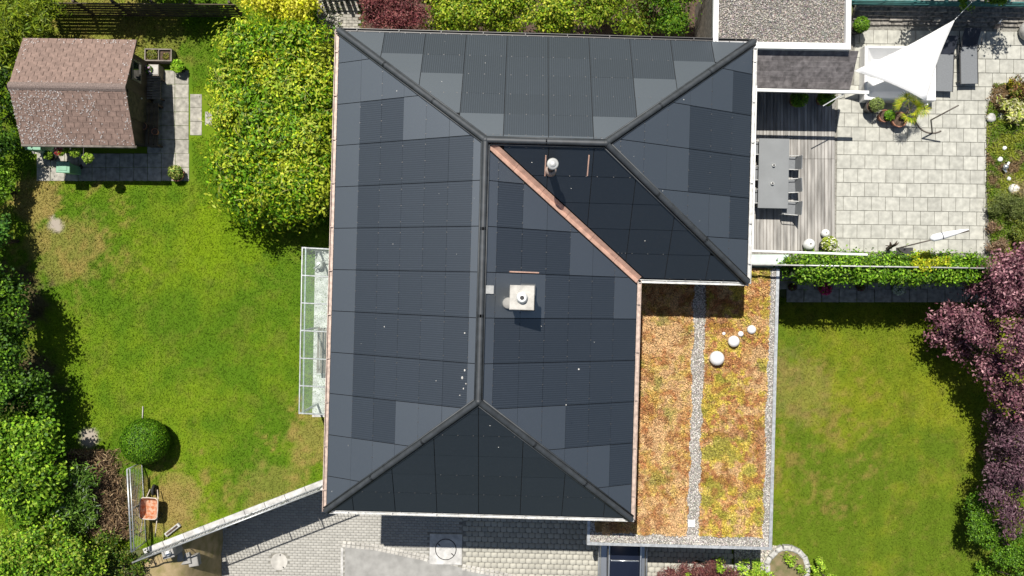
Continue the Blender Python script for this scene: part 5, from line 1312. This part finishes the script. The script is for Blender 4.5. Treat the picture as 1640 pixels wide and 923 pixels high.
# ================================================================ PLANTING
# big clipped hedge between lawn and house
def box_hedge(name, lb, cat, px0, py0, px1, py1, z0, z1, n, cols, L_, W_, wts=None, rz=0, bump=.22, clump=.2, group=None, gz=None, per=22, flush=None):
    a_, b_ = P(px0, py1, z1), P(px1, py0, z1); cx_, cy_ = (a_.x + b_.x)/2, (a_.y + b_.y)/2; hx, hy, hz = (b_.x - a_.x)/2, (b_.y - a_.y)/2, (z1 - z0)/2
    nc = n // per; d = RNG.normal(size=(nc, 3)); d[:, 2] = np.where(RNG.random(nc) < .7, np.abs(d[:, 2]), d[:, 2])
    area_ = np.array([hy*hz, hx*hz, hx*hy]); f = RNG.choice(3, nc, p=np.array([hy*hz*2, hx*hz*2, hx*hy*3.0]) / (hy*hz*2 + hx*hz*2 + hx*hy*3.0))
    q = RNG.uniform(-1, 1, size=(nc, 3)); s = np.where(RNG.random(nc) < .5, -1., 1.); s[f == 2] = 1
    q[np.arange(nc), f] = s
    pw = 6.0; nrm_ = (np.abs(q) ** pw).sum(1) ** (1 / pw); q = q / nrm_[:, None]      # round the corners
    nr = np.sign(q) * np.abs(q) ** 5; pos = q * np.array([hx, hy, hz])
    pos += nr * ((fbm(pos[:, 0] + 3 * pos[:, 2] + px0, pos[:, 1] + py0, 1.1, 21, 3)[:, None] - .5) * 2 * bump) - nr * (RNG.random((nc, 1)) ** 2 * .25)
    ci = np.repeat(np.arange(nc), per); off = RNG.normal(size=(len(ci), 3)) * clump * .5
    pp = pos[ci] + off + np.array([0, 0, hz]); nn = nr[ci] * .7 + np.array([0, 0, .35]) + off / clump * .3 + RNG.normal(size=pp.shape) * .4
    c = palette(len(pp), cols, wts) * (.78 + .44 * RNG.random(nc)[ci][:, None])
    if flush is not None:
        f_ = sstep(.50, .64, fbm(pos[:, 0] + px0, pos[:, 1] + pos[:, 2] * .7, 1.3, 61, 4) + .10 * RNG.random(nc))[ci] * (RNG.random(len(pp)) < .8)
        c = mixc(c, np.array(flush), f_ * .8) * (.75 + .5 * RNG.random((len(pp), 1)))
    return cx_, cy_, pp, nn, c
def make_hedge(name, lb, cat, *a, gz=0.0, group=None, **k):
    cx_, cy_, pp, nn, c = box_hedge(name, lb, cat, *a, **k); t = thing(name, lb, cat, (cx_, cy_, gz), 0, group)
    z0, z1, L_, W_ = a[4], a[5], a[8], a[9]
    link('crown', fast_mesh('crown', rhombs(pp + np.array([0, 0, z0 - gz]), nn, L_, W_), 4, LEAF, c), t)
    return t, cx_, cy_
YG = [(.07, .17, .010), (.13, .26, .012), (.28, .36, .02), (.40, .46, .04)]
t, cx_, cy_ = make_hedge('clipped_hedge', 'broad clipped yellow-green hedge block beside the house', 'hedge', 341, 40, 525, 342, 0.0, 2.35, 24000, YG, .15, .065, wts=[.40, .34, .16, .10], bump=.85, clump=.42, per=30, flush=(.50, .56, .05))
hb = []
for j in range(9):
    for i in range(6):
        X = -1.75 + i * .70 + random.uniform(-.22, .22); Y = -2.95 + j * .74 + random.uniform(-.22, .22)
        if (abs(X) / 1.95) ** 5 + (abs(Y) / 3.15) ** 5 > 1.05: continue
        r_ = random.uniform(.32, .52); hb.append((X * .84 + .06, Y * .96, random.uniform(1.95, 2.45) - .25 * (abs(X) > 1.5 or abs(Y) > 2.6), r_, r_, r_ * .75))
pp, nn, ci = blob_leaves(hb, 25000, .28, 24, .5, .3)
fl_ = sstep(.50, .64, fbm(pp[:, 0], pp[:, 1], .8, 17, 4) + .12 * RNG.random(ci.max() + 1)[ci])
c_ = palette(len(pp), YG, [.40, .36, .15, .09]); c_ = np.where((RNG.random(len(pp)) < fl_ * .75)[:, None], palette(len(pp), [(.46, .50, .04), (.36, .44, .03), (.58, .58, .12)]), c_)
link('young_shoots', fast_mesh('young_shoots', rhombs(pp, nn, .13, .055), 4, LEAF, c_), t)
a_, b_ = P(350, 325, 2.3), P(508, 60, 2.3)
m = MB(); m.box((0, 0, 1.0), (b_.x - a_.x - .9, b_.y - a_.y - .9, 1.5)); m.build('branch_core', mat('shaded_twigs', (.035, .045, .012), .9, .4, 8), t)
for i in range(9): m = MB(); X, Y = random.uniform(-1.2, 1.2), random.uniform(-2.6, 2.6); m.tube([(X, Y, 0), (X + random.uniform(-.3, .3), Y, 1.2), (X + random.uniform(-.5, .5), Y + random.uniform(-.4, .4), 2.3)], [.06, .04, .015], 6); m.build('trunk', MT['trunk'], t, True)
# stray long shoots
pp = []; 
for i in range(60):
    an = random.uniform(0, 6.28); X = random.uniform(-1.9, 1.9); Y = random.uniform(-2.9, 2.9); m_ = .25 + random.random() * .35; pp.append([(X, Y, 2.5), (X + math.cos(an) * m_ * .5, Y + math.sin(an) * m_ * .5, 2.85), (X + math.cos(an) * m_, Y + math.sin(an) * m_, 2.7)])
m = MB()
for q in pp: m.tube(q, [.012, .009, .004], 4)
tag(m.build('shoot', mat('pale_shoot', (.50, .50, .16), .6), t), kind='stuff')
shrub('yellow_shrub', 'golden yellow shrub above the clipped hedge', 'shrub', [pb(430, 6, 1.7, 36, 30, .6), pb(470, 12, 1.9, 34, 30, .6), pb(450, -20, 1.8, 50, 30, .7), pb(497, -5, 1.5, 18, 22, .5)], 7000, [(.55, .53, .05), (.42, .46, .03), (.66, .62, .14)], .12, .065, .3)
shrub('red_maple', 'dark red feathery maple at the top left roof corner', 'maple', [pb(612, 18, 1.9, 34, 26, .6), pb(650, 14, 2.1, 34, 28, .6), pb(630, -12, 2.1, 50, 26, .7), pb(645, 38, 1.7, 36, 16, .5), pb(600, 34, 1.6, 22, 14, .4)], 11000, [(.20, .055, .06), (.28, .085, .085), (.13, .035, .045), (.33, .14, .12)], .10, .03, .22)
BY = [(.17, .27, .02), (.27, .34, .035), (.40, .42, .08), (.10, .19, .015)]
for (lb, bl, n_) in (('yellow-green shrub touching the red maple behind the roof', [pb(705, 15, 1.7, 30, 26, .5), pb(735, 20, 1.9, 34, 26, .6), pb(715, -12, 1.8, 45, 20, .5), pb(720, 42, 1.5, 40, 10, .4)], 7500), ('pale yellow-green shrub second from the red maple', [pb(785, 18, 1.9, 30, 26, .6), pb(815, 20, 1.8, 28, 26, .6), pb(800, -12, 1.9, 45, 20, .6), pb(800, 42, 1.5, 40, 10, .4)], 7500),
                     ('bushy yellow-green shrub in the middle behind the roof', [pb(868, 18, 2.0, 32, 26, .6), pb(905, 16, 1.9, 28, 26, .6), pb(880, -12, 1.9, 45, 20, .6), pb(885, 42, 1.5, 42, 10, .4)], 7500)):
    shrub('garden_shrub', lb, 'shrub', bl, n_, BY, .10, .06, .24, group='yellow-green shrubs behind the roof')
shrub('garden_shrub', 'loose fern-like green shrub with dark gaps behind the roof', 'shrub', [pb(945, 20, 1.5, 26, 20, .5), pb(980, 22, 1.3, 26, 20, .5), pb(960, -10, 1.6, 40, 20, .5), pb(1012, 42, .9, 22, 12, .35)], 4500, [(.10, .19, .015), (.18, .27, .03), (.26, .30, .05)], .15, .05, .3)
shrub('garden_shrub', 'dark green round shrub next to the hose reel', 'shrub', [pb(1085, 22, 1.5, 30, 26, .6), pb(1065, -5, 1.6, 30, 20, .6), pb(1095, -12, 1.6, 30, 20, .6), pb(1060, 40, 1.0, 14, 12, .3)], 6000, [(.05, .13, .012), (.09, .19, .018), (.15, .24, .03)], .09, .05, .22)
shrub('garden_shrub', 'low brownish-green plants in the shade between the back shrubs', 'shrub', [pb(1030, 25, .5, 22, 22, .3), pb(1025, -5, .8, 20, 20, .4)], 1600, [(.06, .10, .015), (.16, .10, .04), (.11, .16, .03)], .12, .05, .3)
# soil strip and gravel path behind the house
m = MB(); a_, b_ = P(572, 100), P(1135, -60); m.prism([(a_.x, a_.y), (b_.x, a_.y), (b_.x, b_.y), (a_.x, b_.y)], -.1, -.003); tag(m.build('soil_bed', MT['soil']), 'dark soil bed under the shrubs behind the roof', kind='structure')
m = MB(); q = [P(505, -40), P(574, -40), P(574, 60), P(575, 130), P(556, 330), P(534, 330), P(530, 150), P(512, 90)]; m.prism([(v_.x, v_.y) for v_ in q], -.1, .004); gp = tag(m.build('path', MT['gravelbed']), 'gravel path between clipped hedge and house', kind='structure')
k = 9000; xs = P(505, 0).x + RNG.random(k) * M(72); ys = P(0, 330).y + RNG.random(k) * M(370); kk = inpoly(xs, ys, [(v_.x, v_.y) for v_ in q]); xs, ys = xs[kk], ys[kk]
kk = ~((xs > P(548, 0).x) & (ys > P(0, 62).y)); xs, ys = xs[kk], ys[kk]
tag(gravel('gravel', xs, ys, np.full(len(xs), .012), .022, stone_cols(len(xs), (.52, .49, .43), .5), gp), kind='stuff')
bm_ = MB(); bm_.slab((0, 0, -.01), (.2, .1, .045), .006); s0_ = None
for j in range(20):
    for i in range(5):
        c_ = P(550, 60); X, Y = c_.x + i * .21 + (j % 2) * .1, c_.y + j * .108
        if X > P(578, 0).x: continue
        o = bm_.build('brick', MT['slab2'], gp) if s0_ is None else link('brick', s0_.data, gp); s0_ = s0_ or o; o.location = (X, Y, 0); o.rotation_euler = (0, 0, R(-1) + random.uniform(-.02, .02))
# dark bench / barrier at the very top
p = P(555, 5); t = thing('garden_gate', 'dark slatted gate at the top end of the gravel path', 'gate', (p.x - .9, p.y + .1, 0))
for i in range(9): m = MB(); m.box((.1 + i * .2, 0, .55), (.12, .03, 1.0)); m.build('slat', MT['dark_metal'], t)
for z_ in (.15, .95): m = MB(); m.box((.9, .03, z_), (1.8, .03, .06)); m.build('crossbar', MT['dark_metal'], t)
m = MB(); m.box((.95, .0, .6), (.09, .09, 1.3)); m.build('post', MT['dark_metal'], t)
# left edge
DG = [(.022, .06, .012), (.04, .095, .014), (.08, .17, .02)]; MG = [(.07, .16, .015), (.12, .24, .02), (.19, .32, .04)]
shrub('feathery_conifer', 'bright feathery conifer above the shed roof corner', 'conifer', [pb(45, 38, 1.6, 40, 22, .5), pb(20, 62, 1.5, 22, 20, .5), pb(60, 18, 1.5, 34, 16, .5), pb(15, 15, 1.4, 28, 24, .5), pb(12, 90, 1.4, 16, 18, .5)], 6500, [(.15, .21, .02), (.22, .27, .03), (.09, .15, .015)], .20, .04, .32)
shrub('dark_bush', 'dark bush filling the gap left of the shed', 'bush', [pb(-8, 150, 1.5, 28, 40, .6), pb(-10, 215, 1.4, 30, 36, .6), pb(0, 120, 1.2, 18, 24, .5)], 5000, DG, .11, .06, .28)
shrub('green_bush', 'rounded green bush below the shed at the left edge', 'bush', [pb(4, 288, 1.0, 18, 24, .45), pb(-12, 318, 1.1, 22, 26, .5)], 3600, MG, .09, .05, .2)
shrub('green_bush', 'dark glossy bush at the left edge beside the bare lawn corner', 'bush', [pb(-2, 372, 1.2, 22, 20, .5), pb(-14, 395, 1.5, 26, 22, .6)], 3000, [(.04, .12, .04), (.07, .17, .04), (.12, .24, .05)], .10, .06, .2)
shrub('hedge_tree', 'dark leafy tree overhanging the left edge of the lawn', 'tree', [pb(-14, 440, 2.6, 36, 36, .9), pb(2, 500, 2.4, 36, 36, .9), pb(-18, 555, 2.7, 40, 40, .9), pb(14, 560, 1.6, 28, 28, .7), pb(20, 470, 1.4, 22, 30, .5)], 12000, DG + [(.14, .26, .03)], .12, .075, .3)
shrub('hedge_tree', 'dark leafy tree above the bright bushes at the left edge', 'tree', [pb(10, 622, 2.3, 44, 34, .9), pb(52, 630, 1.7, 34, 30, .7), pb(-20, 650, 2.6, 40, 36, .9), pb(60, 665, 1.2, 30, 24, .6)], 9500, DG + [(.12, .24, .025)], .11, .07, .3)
BG = [(.10, .22, .02), (.17, .31, .03), (.25, .38, .05), (.06, .14, .012)]
shrub('leafy_bush', 'sunlit bright green bush with broad leaf clusters at lower left', 'bush', [pb(44, 700, 2.2, 42, 38, .8), pb(20, 745, 2.2, 44, 40, .8), pb(64, 770, 1.9, 34, 34, .7), pb(20, 800, 2.0, 40, 34, .7), pb(80, 720, 1.7, 26, 26, .6)], 13000, BG, .13, .085, .30, clump_tint=.35)
shrub('leafy_bush', 'bright green bush filling the bottom left corner', 'bush', [pb(40, 870, 1.9, 46, 36, .7), pb(90, 890, 1.7, 46, 34, .7), pb(20, 915, 1.9, 40, 34, .7), pb(110, 930, 1.5, 46, 34, .6), pb(70, 838, 1.5, 34, 26, .5), pb(140, 905, 1.1, 30, 24, .4)], 13500, BG + [(.26, .32, .07)], .12, .07, .28)
shrub('narrow_leaf_bush', 'glossy narrow-leaved shrub beside the heap of dead branches', 'shrub', [pb(128, 770, 1.0, 24, 20, .4), pb(112, 800, 1.1, 26, 24, .45), pb(95, 812, 1.2, 26, 24, .5), pb(132, 822, .8, 22, 18, .35)], 3600, [(.10, .20, .04), (.16, .26, .08), (.06, .13, .02), (.45, .52, .40)], .20, .035, .3, wts=[.4, .3, .24, .06])
shrub('dark_bush', 'low dark bush at the foot of the mesh fence', 'bush', [pb(180, 895, .4, 34, 20, .3), pb(215, 905, .2, 26, 16, .25), pb(165, 870, .5, 24, 22, .3), pb(200, 930, .4, 40, 20, .3)], 3200, [(.04, .09, .012), (.08, .14, .02), (.14, .16, .04)], .10, .05, .2)
# dead brown branch heap
n = 9000; c0 = P(165, 790); xs = RNG.normal(size=n) * M(17) + c0.x + 0; ys = RNG.uniform(-1, 1, n) * M(70) + c0.y; xs = xs - (ys - c0.y) * .25
hz = RNG.random(n) * .55 * np.exp(-((xs - c0.x + (ys - c0.y) * .25) / .8) ** 2); nr = RNG.normal(size=(n, 3)) * .7 + np.array([0, 0, .8])
me = fast_mesh('dead_branches', rhombs(np.stack([xs, ys, hz], 1), nr, .26, .026), 4, DRY, palette(n, [(.26, .17, .09), (.16, .10, .06), (.36, .26, .15), (.09, .06, .04)]))
tag(link('dead_branches', me), 'heap of dry brown cut branches beside the mesh fence', kind='stuff')
# topiary ball
pt = P(229.5, 707.5, .8); t = thing('topiary_ball', 'clipped round green topiary ball on the left lawn', 'topiary', (pt.x + .03, pt.y, 0))
n = 16000; d = RNG.normal(size=(n, 3)); d /= np.linalg.norm(d, axis=1, keepdims=True); k = d[:, 2] > -.75; d = d[k]; n = len(d)
rr = .80 * (1 + .05 * (fbm(d[:, 0] * 2 + d[:, 2], d[:, 1] * 2, 2, 8, 3) - .5))[:, None] * (.93 + .08 * RNG.random((n, 1)))
link('crown', fast_mesh('crown', rhombs(d * rr * np.array([1.02, .98, .92]) + np.array([0, 0, .74]), d + RNG.normal(size=d.shape) * .35, .055, .035), 4, LEAF, palette(n, [(.05, .135, .01), (.085, .20, .015), (.13, .25, .02)])), t)
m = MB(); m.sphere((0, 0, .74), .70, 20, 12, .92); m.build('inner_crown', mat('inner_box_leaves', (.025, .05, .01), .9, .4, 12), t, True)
m = MB(); m.tube([(0, 0, 0), (0, 0, .5)], .05, 8); m.build('trunk', MT['trunk'], t, True)
# terrace hedge in the glass railing
HG = [(.08, .19, .015), (.14, .28, .025), (.22, .36, .05), (.05, .12, .01)]
t, _, _ = make_hedge('terrace_hedge', 'trimmed green hedge growing along the glass railing', 'hedge', 1262, 409, 1588, 449, -.4, .85, 15000, HG, .10, .06, bump=.12, clump=.22)
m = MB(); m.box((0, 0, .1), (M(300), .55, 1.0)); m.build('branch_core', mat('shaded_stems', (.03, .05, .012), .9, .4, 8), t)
shrub('yellow_hedge_shrub', 'yellow-leaved shrub in the middle of the terrace hedge', 'shrub', [pb(1482, 420, .85, 20, 12, .25), pb(1505, 418, .85, 14, 9, .2)], 1400, [(.42, .42, .04), (.32, .38, .03)], .09, .05, .15)
# shaded slab strip on the lower lawn below the hedge
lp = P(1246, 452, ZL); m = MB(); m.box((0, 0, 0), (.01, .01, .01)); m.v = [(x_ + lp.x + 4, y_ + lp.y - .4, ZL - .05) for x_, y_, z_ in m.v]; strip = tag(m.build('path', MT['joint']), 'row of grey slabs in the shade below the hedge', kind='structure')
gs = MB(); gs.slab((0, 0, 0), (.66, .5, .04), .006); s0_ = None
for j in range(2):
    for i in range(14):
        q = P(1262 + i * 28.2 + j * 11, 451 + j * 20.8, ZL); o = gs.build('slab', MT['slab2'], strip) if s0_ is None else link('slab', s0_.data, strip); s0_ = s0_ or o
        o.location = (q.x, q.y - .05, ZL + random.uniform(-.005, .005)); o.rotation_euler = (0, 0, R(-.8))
for (pxx, lb, cl) in ((1320, 'magenta flowers in the shade below the terrace hedge', [(.62, .03, .16), (.75, .12, .28)]), (1437, 'white flowers in the shade below the terrace hedge', [(.6, .66, .5), (.7, .74, .62)])):
    p = P(pxx, 463, ZL + .3); t = thing('flower_clump', lb, 'flowers', (p.x, p.y, ZL + .04), 0); pot(t, .18, .22, MT['black']); leaf_ball(t, 'foliage', (0, 0, .3), .22, 200, GREEN, .08, .05); leaf_ball(t, 'blossom', (0, 0, .36), .24, 260, cl, .08, .07)
for (pxx, lb) in ((1268, 'small dark red pot plant by the garage wall below the hedge'), (1377, 'dark pot plant between the magenta and white flowers')):
    p = P(pxx, 460, ZL + .2); t = thing('potted_plant', lb, 'potted plant', (p.x, p.y, ZL + .04)); pot(t, .14, .2, MT['black']); leaf_ball(t, 'foliage', (0, 0, .26), .16, 140, [(.2, .05, .07), (.1, .12, .04)], .08, .04)
# purple trees
PU = [(.19, .075, .10), (.27, .12, .145), (.44, .24, .26), (.10, .035, .055)]
shrub('purple_tree', 'large purple-leaved tree overhanging the right lawn', 'tree', [pb(1518, 508, -.8, 27, 20, .5), pb(1568, 528, .1, 24, 42, .7), pb(1535, 556, -1.0, 20, 20, .4), pb(1605, 478, .6, 30, 30, .7), pb(1636, 530, 1.2, 28, 36, .8), pb(1630, 590, .8, 24, 34, .7), pb(1585, 592, -.2, 20, 30, .6), pb(1560, 458, -.3, 26, 16, .4), pb(1507, 540, -1.3, 16, 18, .4), pb(1635, 640, .2, 26, 30, .6), pb(1605, 632, -.8, 24, 20, .5)], 16500, PU, .12, .06, .30, gz=ZL, clump_tint=.35)
shrub('purple_tree', 'purple-leaved tree at the right end of the terrace hedge', 'tree', [pb(1612, 432, 1.2, 30, 26, .7), pb(1638, 470, 1.4, 34, 36, .8), pb(1600, 462, .6, 24, 22, .6), pb(1640, 415, 1.1, 24, 20, .6)], 9000, PU, .12, .06, .28, gz=0, clump_tint=.35)
shrub('purple_tree', 'dusky purple shrub behind the lower right hedge', 'tree', [pb(1610, 770, -.4, 32, 36, .7), pb(1640, 730, .2, 34, 40, .8), pb(1625, 820, -.5, 30, 28, .6), pb(1600, 720, -1.2, 24, 24, .5), pb(1630, 680, -.6, 30, 26, .6), pb(1605, 675, -1.5, 30, 24, .5), pb(1590, 760, -1.4, 22, 30, .5)], 13000, [(.13, .065, .09), (.19, .10, .13), (.09, .04, .06), (.24, .15, .17)], .13, .045, .26, gz=ZL)
shrub('yew_hedge', 'dark green rounded hedge in the lower right corner', 'hedge', [pb(1570, 835, -1.5, 34, 30, .6), pb(1605, 868, -1.4, 40, 30, .65), pb(1640, 890, -1.3, 36, 34, .65), pb(1560, 815, -1.9, 22, 20, .4)], 11000, [(.045, .11, .012), (.08, .18, .018), (.13, .25, .03)], .075, .045, .15, gz=ZL, shell=.2, up=.7)
shrub('yew_hedge', 'low bright green tuft below the rounded hedge at lower right', 'shrub', [pb(1572, 915, -2.4, 14, 12, .25), pb(1630, 925, -2.3, 20, 10, .3)], 1200, MG, .08, .04, .15, gz=ZL)
# right flower bed
m = MB(); q = [P(1590, 135), P(1720, 130), P(1720, 452), P(1592, 450), P(1586, 380), P(1580, 300), P(1580, 180)]; m.prism([(v_.x, v_.y) for v_ in q], -.1, .02); bed = tag(m.build('flower_bed', MT['earth']), 'flower bed at the right edge of the terrace', kind='structure')
qv = [(v_.x, v_.y) for v_ in q]; n = 26000; xs = P(1576, 0).x + RNG.random(n) * M(90); ys = P(0, 415).y + RNG.random(n) * M(290); kk = inpoly(xs + RNG.normal(0, .06, n), ys, qv); xs, ys = xs[kk], ys[kk]; n = len(xs)
g_ = fbm(xs, ys, 1.2, 33, 4); cc = mixc(np.tile(np.array((.13, .21, .015)), (n, 1)), np.array((.26, .30, .03)), sstep(.4, .6, fbm(xs, ys, 2.5, 44, 3))); cc = mixc(cc, np.array((.24, .16, .08)), sstep(.60, .68, g_)); cc = cc * (.65 + .7 * RNG.random((n, 1)))
kk = RNG.random(n) < .65 + .35 * sstep(.35, .5, fbm(xs, ys, 1.8, 55, 3)); xs, ys, cc = xs[kk], ys[kk], cc[kk]; n = len(xs)
tag(link('ground_cover', fast_mesh('ground_cover', rhombs(np.stack([xs, ys, .04 + .12 * RNG.random(n)], 1), RNG.normal(size=(n, 3)) * .5 + np.array([0, 0, 1]), .07, .035), 4, LEAF, cc)), 'mossy green and brown ground cover in the right flower bed', kind='stuff')
shrub('hosta_clump', 'cream-edged leafy clump in the upper right flower bed', 'plant', [pb(1618, 172, .35, 22, 14, .2), pb(1636, 182, .4, 16, 14, .2)], 700, [(.45, .46, .22), (.25, .32, .08), (.58, .56, .34)], .17, .05, .2, trunk=False)
shrub('red_brown_shrub', 'reddish brown shrub at the top of the right flower bed', 'shrub', [pb(1638, 142, .5, 16, 18, .3)], 900, [(.20, .09, .05), (.12, .14, .03), (.3, .2, .06)], .09, .05, .16, trunk=False)
shrub('yellow_flowers', 'yellow flowering cushion at the tip of the flower bed', 'flowers', [pb(1621, 136, .25, 9, 6, .15)], 260, [(.6, .5, .03), (.5, .45, .05)], .07, .05, .1, trunk=False)
shrub('lavender_bush', 'grey-green rounded bush in the lower right flower bed', 'shrub', [pb(1610, 328, .45, 22, 18, .3), pb(1632, 338, .45, 18, 20, .3)], 3200, [(.12, .15, .07), (.17, .20, .10), (.08, .11, .045)], .10, .02, .18, trunk=False)
shrub('green_cushion', 'olive green bush below the grey-green one in the bed', 'shrub', [pb(1632, 375, .4, 14, 16, .3)], 1300, [(.10, .14, .03), (.16, .18, .05)], .09, .03, .15, trunk=False)
shrub('dry_cushion', 'dry reddish-brown cushion plant near the hedge end', 'shrub', [pb(1597, 395, .25, 14, 12, .2), pb(1592, 365, .2, 9, 8, .15)], 1300, [(.28, .17, .10), (.20, .12, .08), (.34, .26, .16)], .08, .025, .14, trunk=False)
shrub('grass_tuft', 'straw-coloured grass tuft beside the big white bed globe', 'grass tuft', [pb(1637, 300, .25, 12, 14, .2)], 500, [(.42, .33, .16), (.34, .3, .12)], .2, .02, .14, trunk=False)
# front planting below the garage
shrub('red_maple', 'low dark red weeping maple in front of the garage', 'maple', [pb(1085, 920, -2.0, 30, 22, .35), pb(1130, 918, -2.0, 34, 22, .35), pb(1160, 925, -2.1, 24, 18, .3), pb(1110, 945, -1.9, 50, 24, .4)], 9000, [(.15, .045, .045), (.21, .075, .065), (.10, .03, .035), (.28, .14, .11)], .11, .022, .16, gz=ZD, up=.8, shell=.2)
for (lb, bl, n_) in (('bright green shrub between red maple and stone ring', [pb(1205, 912, -2.1, 20, 16, .4), pb(1225, 925, -2.1, 26, 16, .4), pb(1190, 935, -2.2, 24, 14, .3)], 1700), ('bright green sprigs on the lawn right of the stone ring', [pb(1310, 912, -2.4, 12, 18, .35), pb(1325, 930, -2.4, 18, 14, .3)], 900), ('slim bright green stem rising through the red maple', [pb(1153, 905, -1.6, 5, 12, .3), pb(1098, 925, -1.7, 5, 6, .25)], 220), ('small green plant inside the stone ring', [pb(1263, 897, -2.5, 7, 7, .2), pb(1283, 912, -2.4, 8, 8, .2)], 260)):
    shrub('leafy_shrub', lb, 'shrub', bl, n_, [(.18, .33, .03), (.28, .42, .06), (.36, .46, .10)], .12, .045, .14, gz=ZD)
p = P(1262, 912, ZL + .3); t = thing('stone_ring', 'round rough stone planter ring at the lawn corner', 'planter ring', (p.x, p.y, ZL))
for i in range(16):
    an = i * math.pi / 8; m = MB(); m.slab((math.cos(an) * .78, math.sin(an) * .78, 0), (.2, .29, random.uniform(.26, .36)), .05, an + random.uniform(-.1, .1)); m.build('stone', MT['stone'], t)
m = MB(); m.lathe((0, 0, 0), [(.74, 0), (.74, .2), (.3, .24)], 24); m.build('soil', MT['earth'], t)
m = MB(); q = [P(1000, 872, ZL), P(1290, 872, ZL), P(1290, 990, ZL), P(1000, 990, ZL)]; m.prism([(v_.x, v_.y) for v_ in [P(1175, 870, ZL), P(1240, 874, ZL), P(1262, 990, ZL), P(1175, 990, ZL)]], ZL - .1, ZL + .09); fp = tag(m.build('gravel_bed', MT['gravelbed']), 'pale gravel strip between garage and stone ring', kind='structure')
k = 3500; xs = P(1176, 0, ZL).x + RNG.random(k) * M(66, ZL); ys = P(0, 945, ZL).y + RNG.random(k) * M(72, ZL)
tag(gravel('gravel', xs, ys, np.full(k, ZL + .095), .03, stone_cols(k, (.5, .47, .41), .45), fp), kind='stuff')
# unseen tree beyond the stone wall whose shade falls on the loungers' end of the terrace
shrub('back_shade_tree', 'unseen leafy tree standing behind the stone wall, shading the loungers', 'tree', [(13.9, 10.7, 3.4, .75, .5, .6), (15.0, 10.8, 3.5, .8, .5, .6), (16.2, 10.7, 3.4, .8, .5, .6)], 4500, MG, .13, .08, .3)
shrub('wall_creeper', 'green creeper leaves hanging over the stone wall', 'creeper', [pb(1541, 6, 1.0, 9, 10, .25), pb(1590, 2, 1.0, 24, 6, .2)], 500, MG, .10, .07, .12, trunk=False, gz=.78)

shrub('back_shade_tree', 'leafy tree standing behind the board fence, shading the back lawn', 'tree', [(-13.7, 11.1, 3.2, 1.0, .6, .7), (-12.6, 11.3, 3.2, .9, .6, .7), (-11.6, 11.0, 3.0, .8, .6, .6)], 4500, MG, .13, .08, .3)

shrub('tall_tree', 'tall leafy tree at the left boundary shading the bushes beside the lawn', 'tree', [(-18.9, 3.4, 4.6, .9, 1.1, .9), (-19.0, 1.4, 4.8, .9, 1.1, .9), (-19.1, -.6, 4.6, .9, 1.0, .9)], 7000, DG, .14, .09, .32)
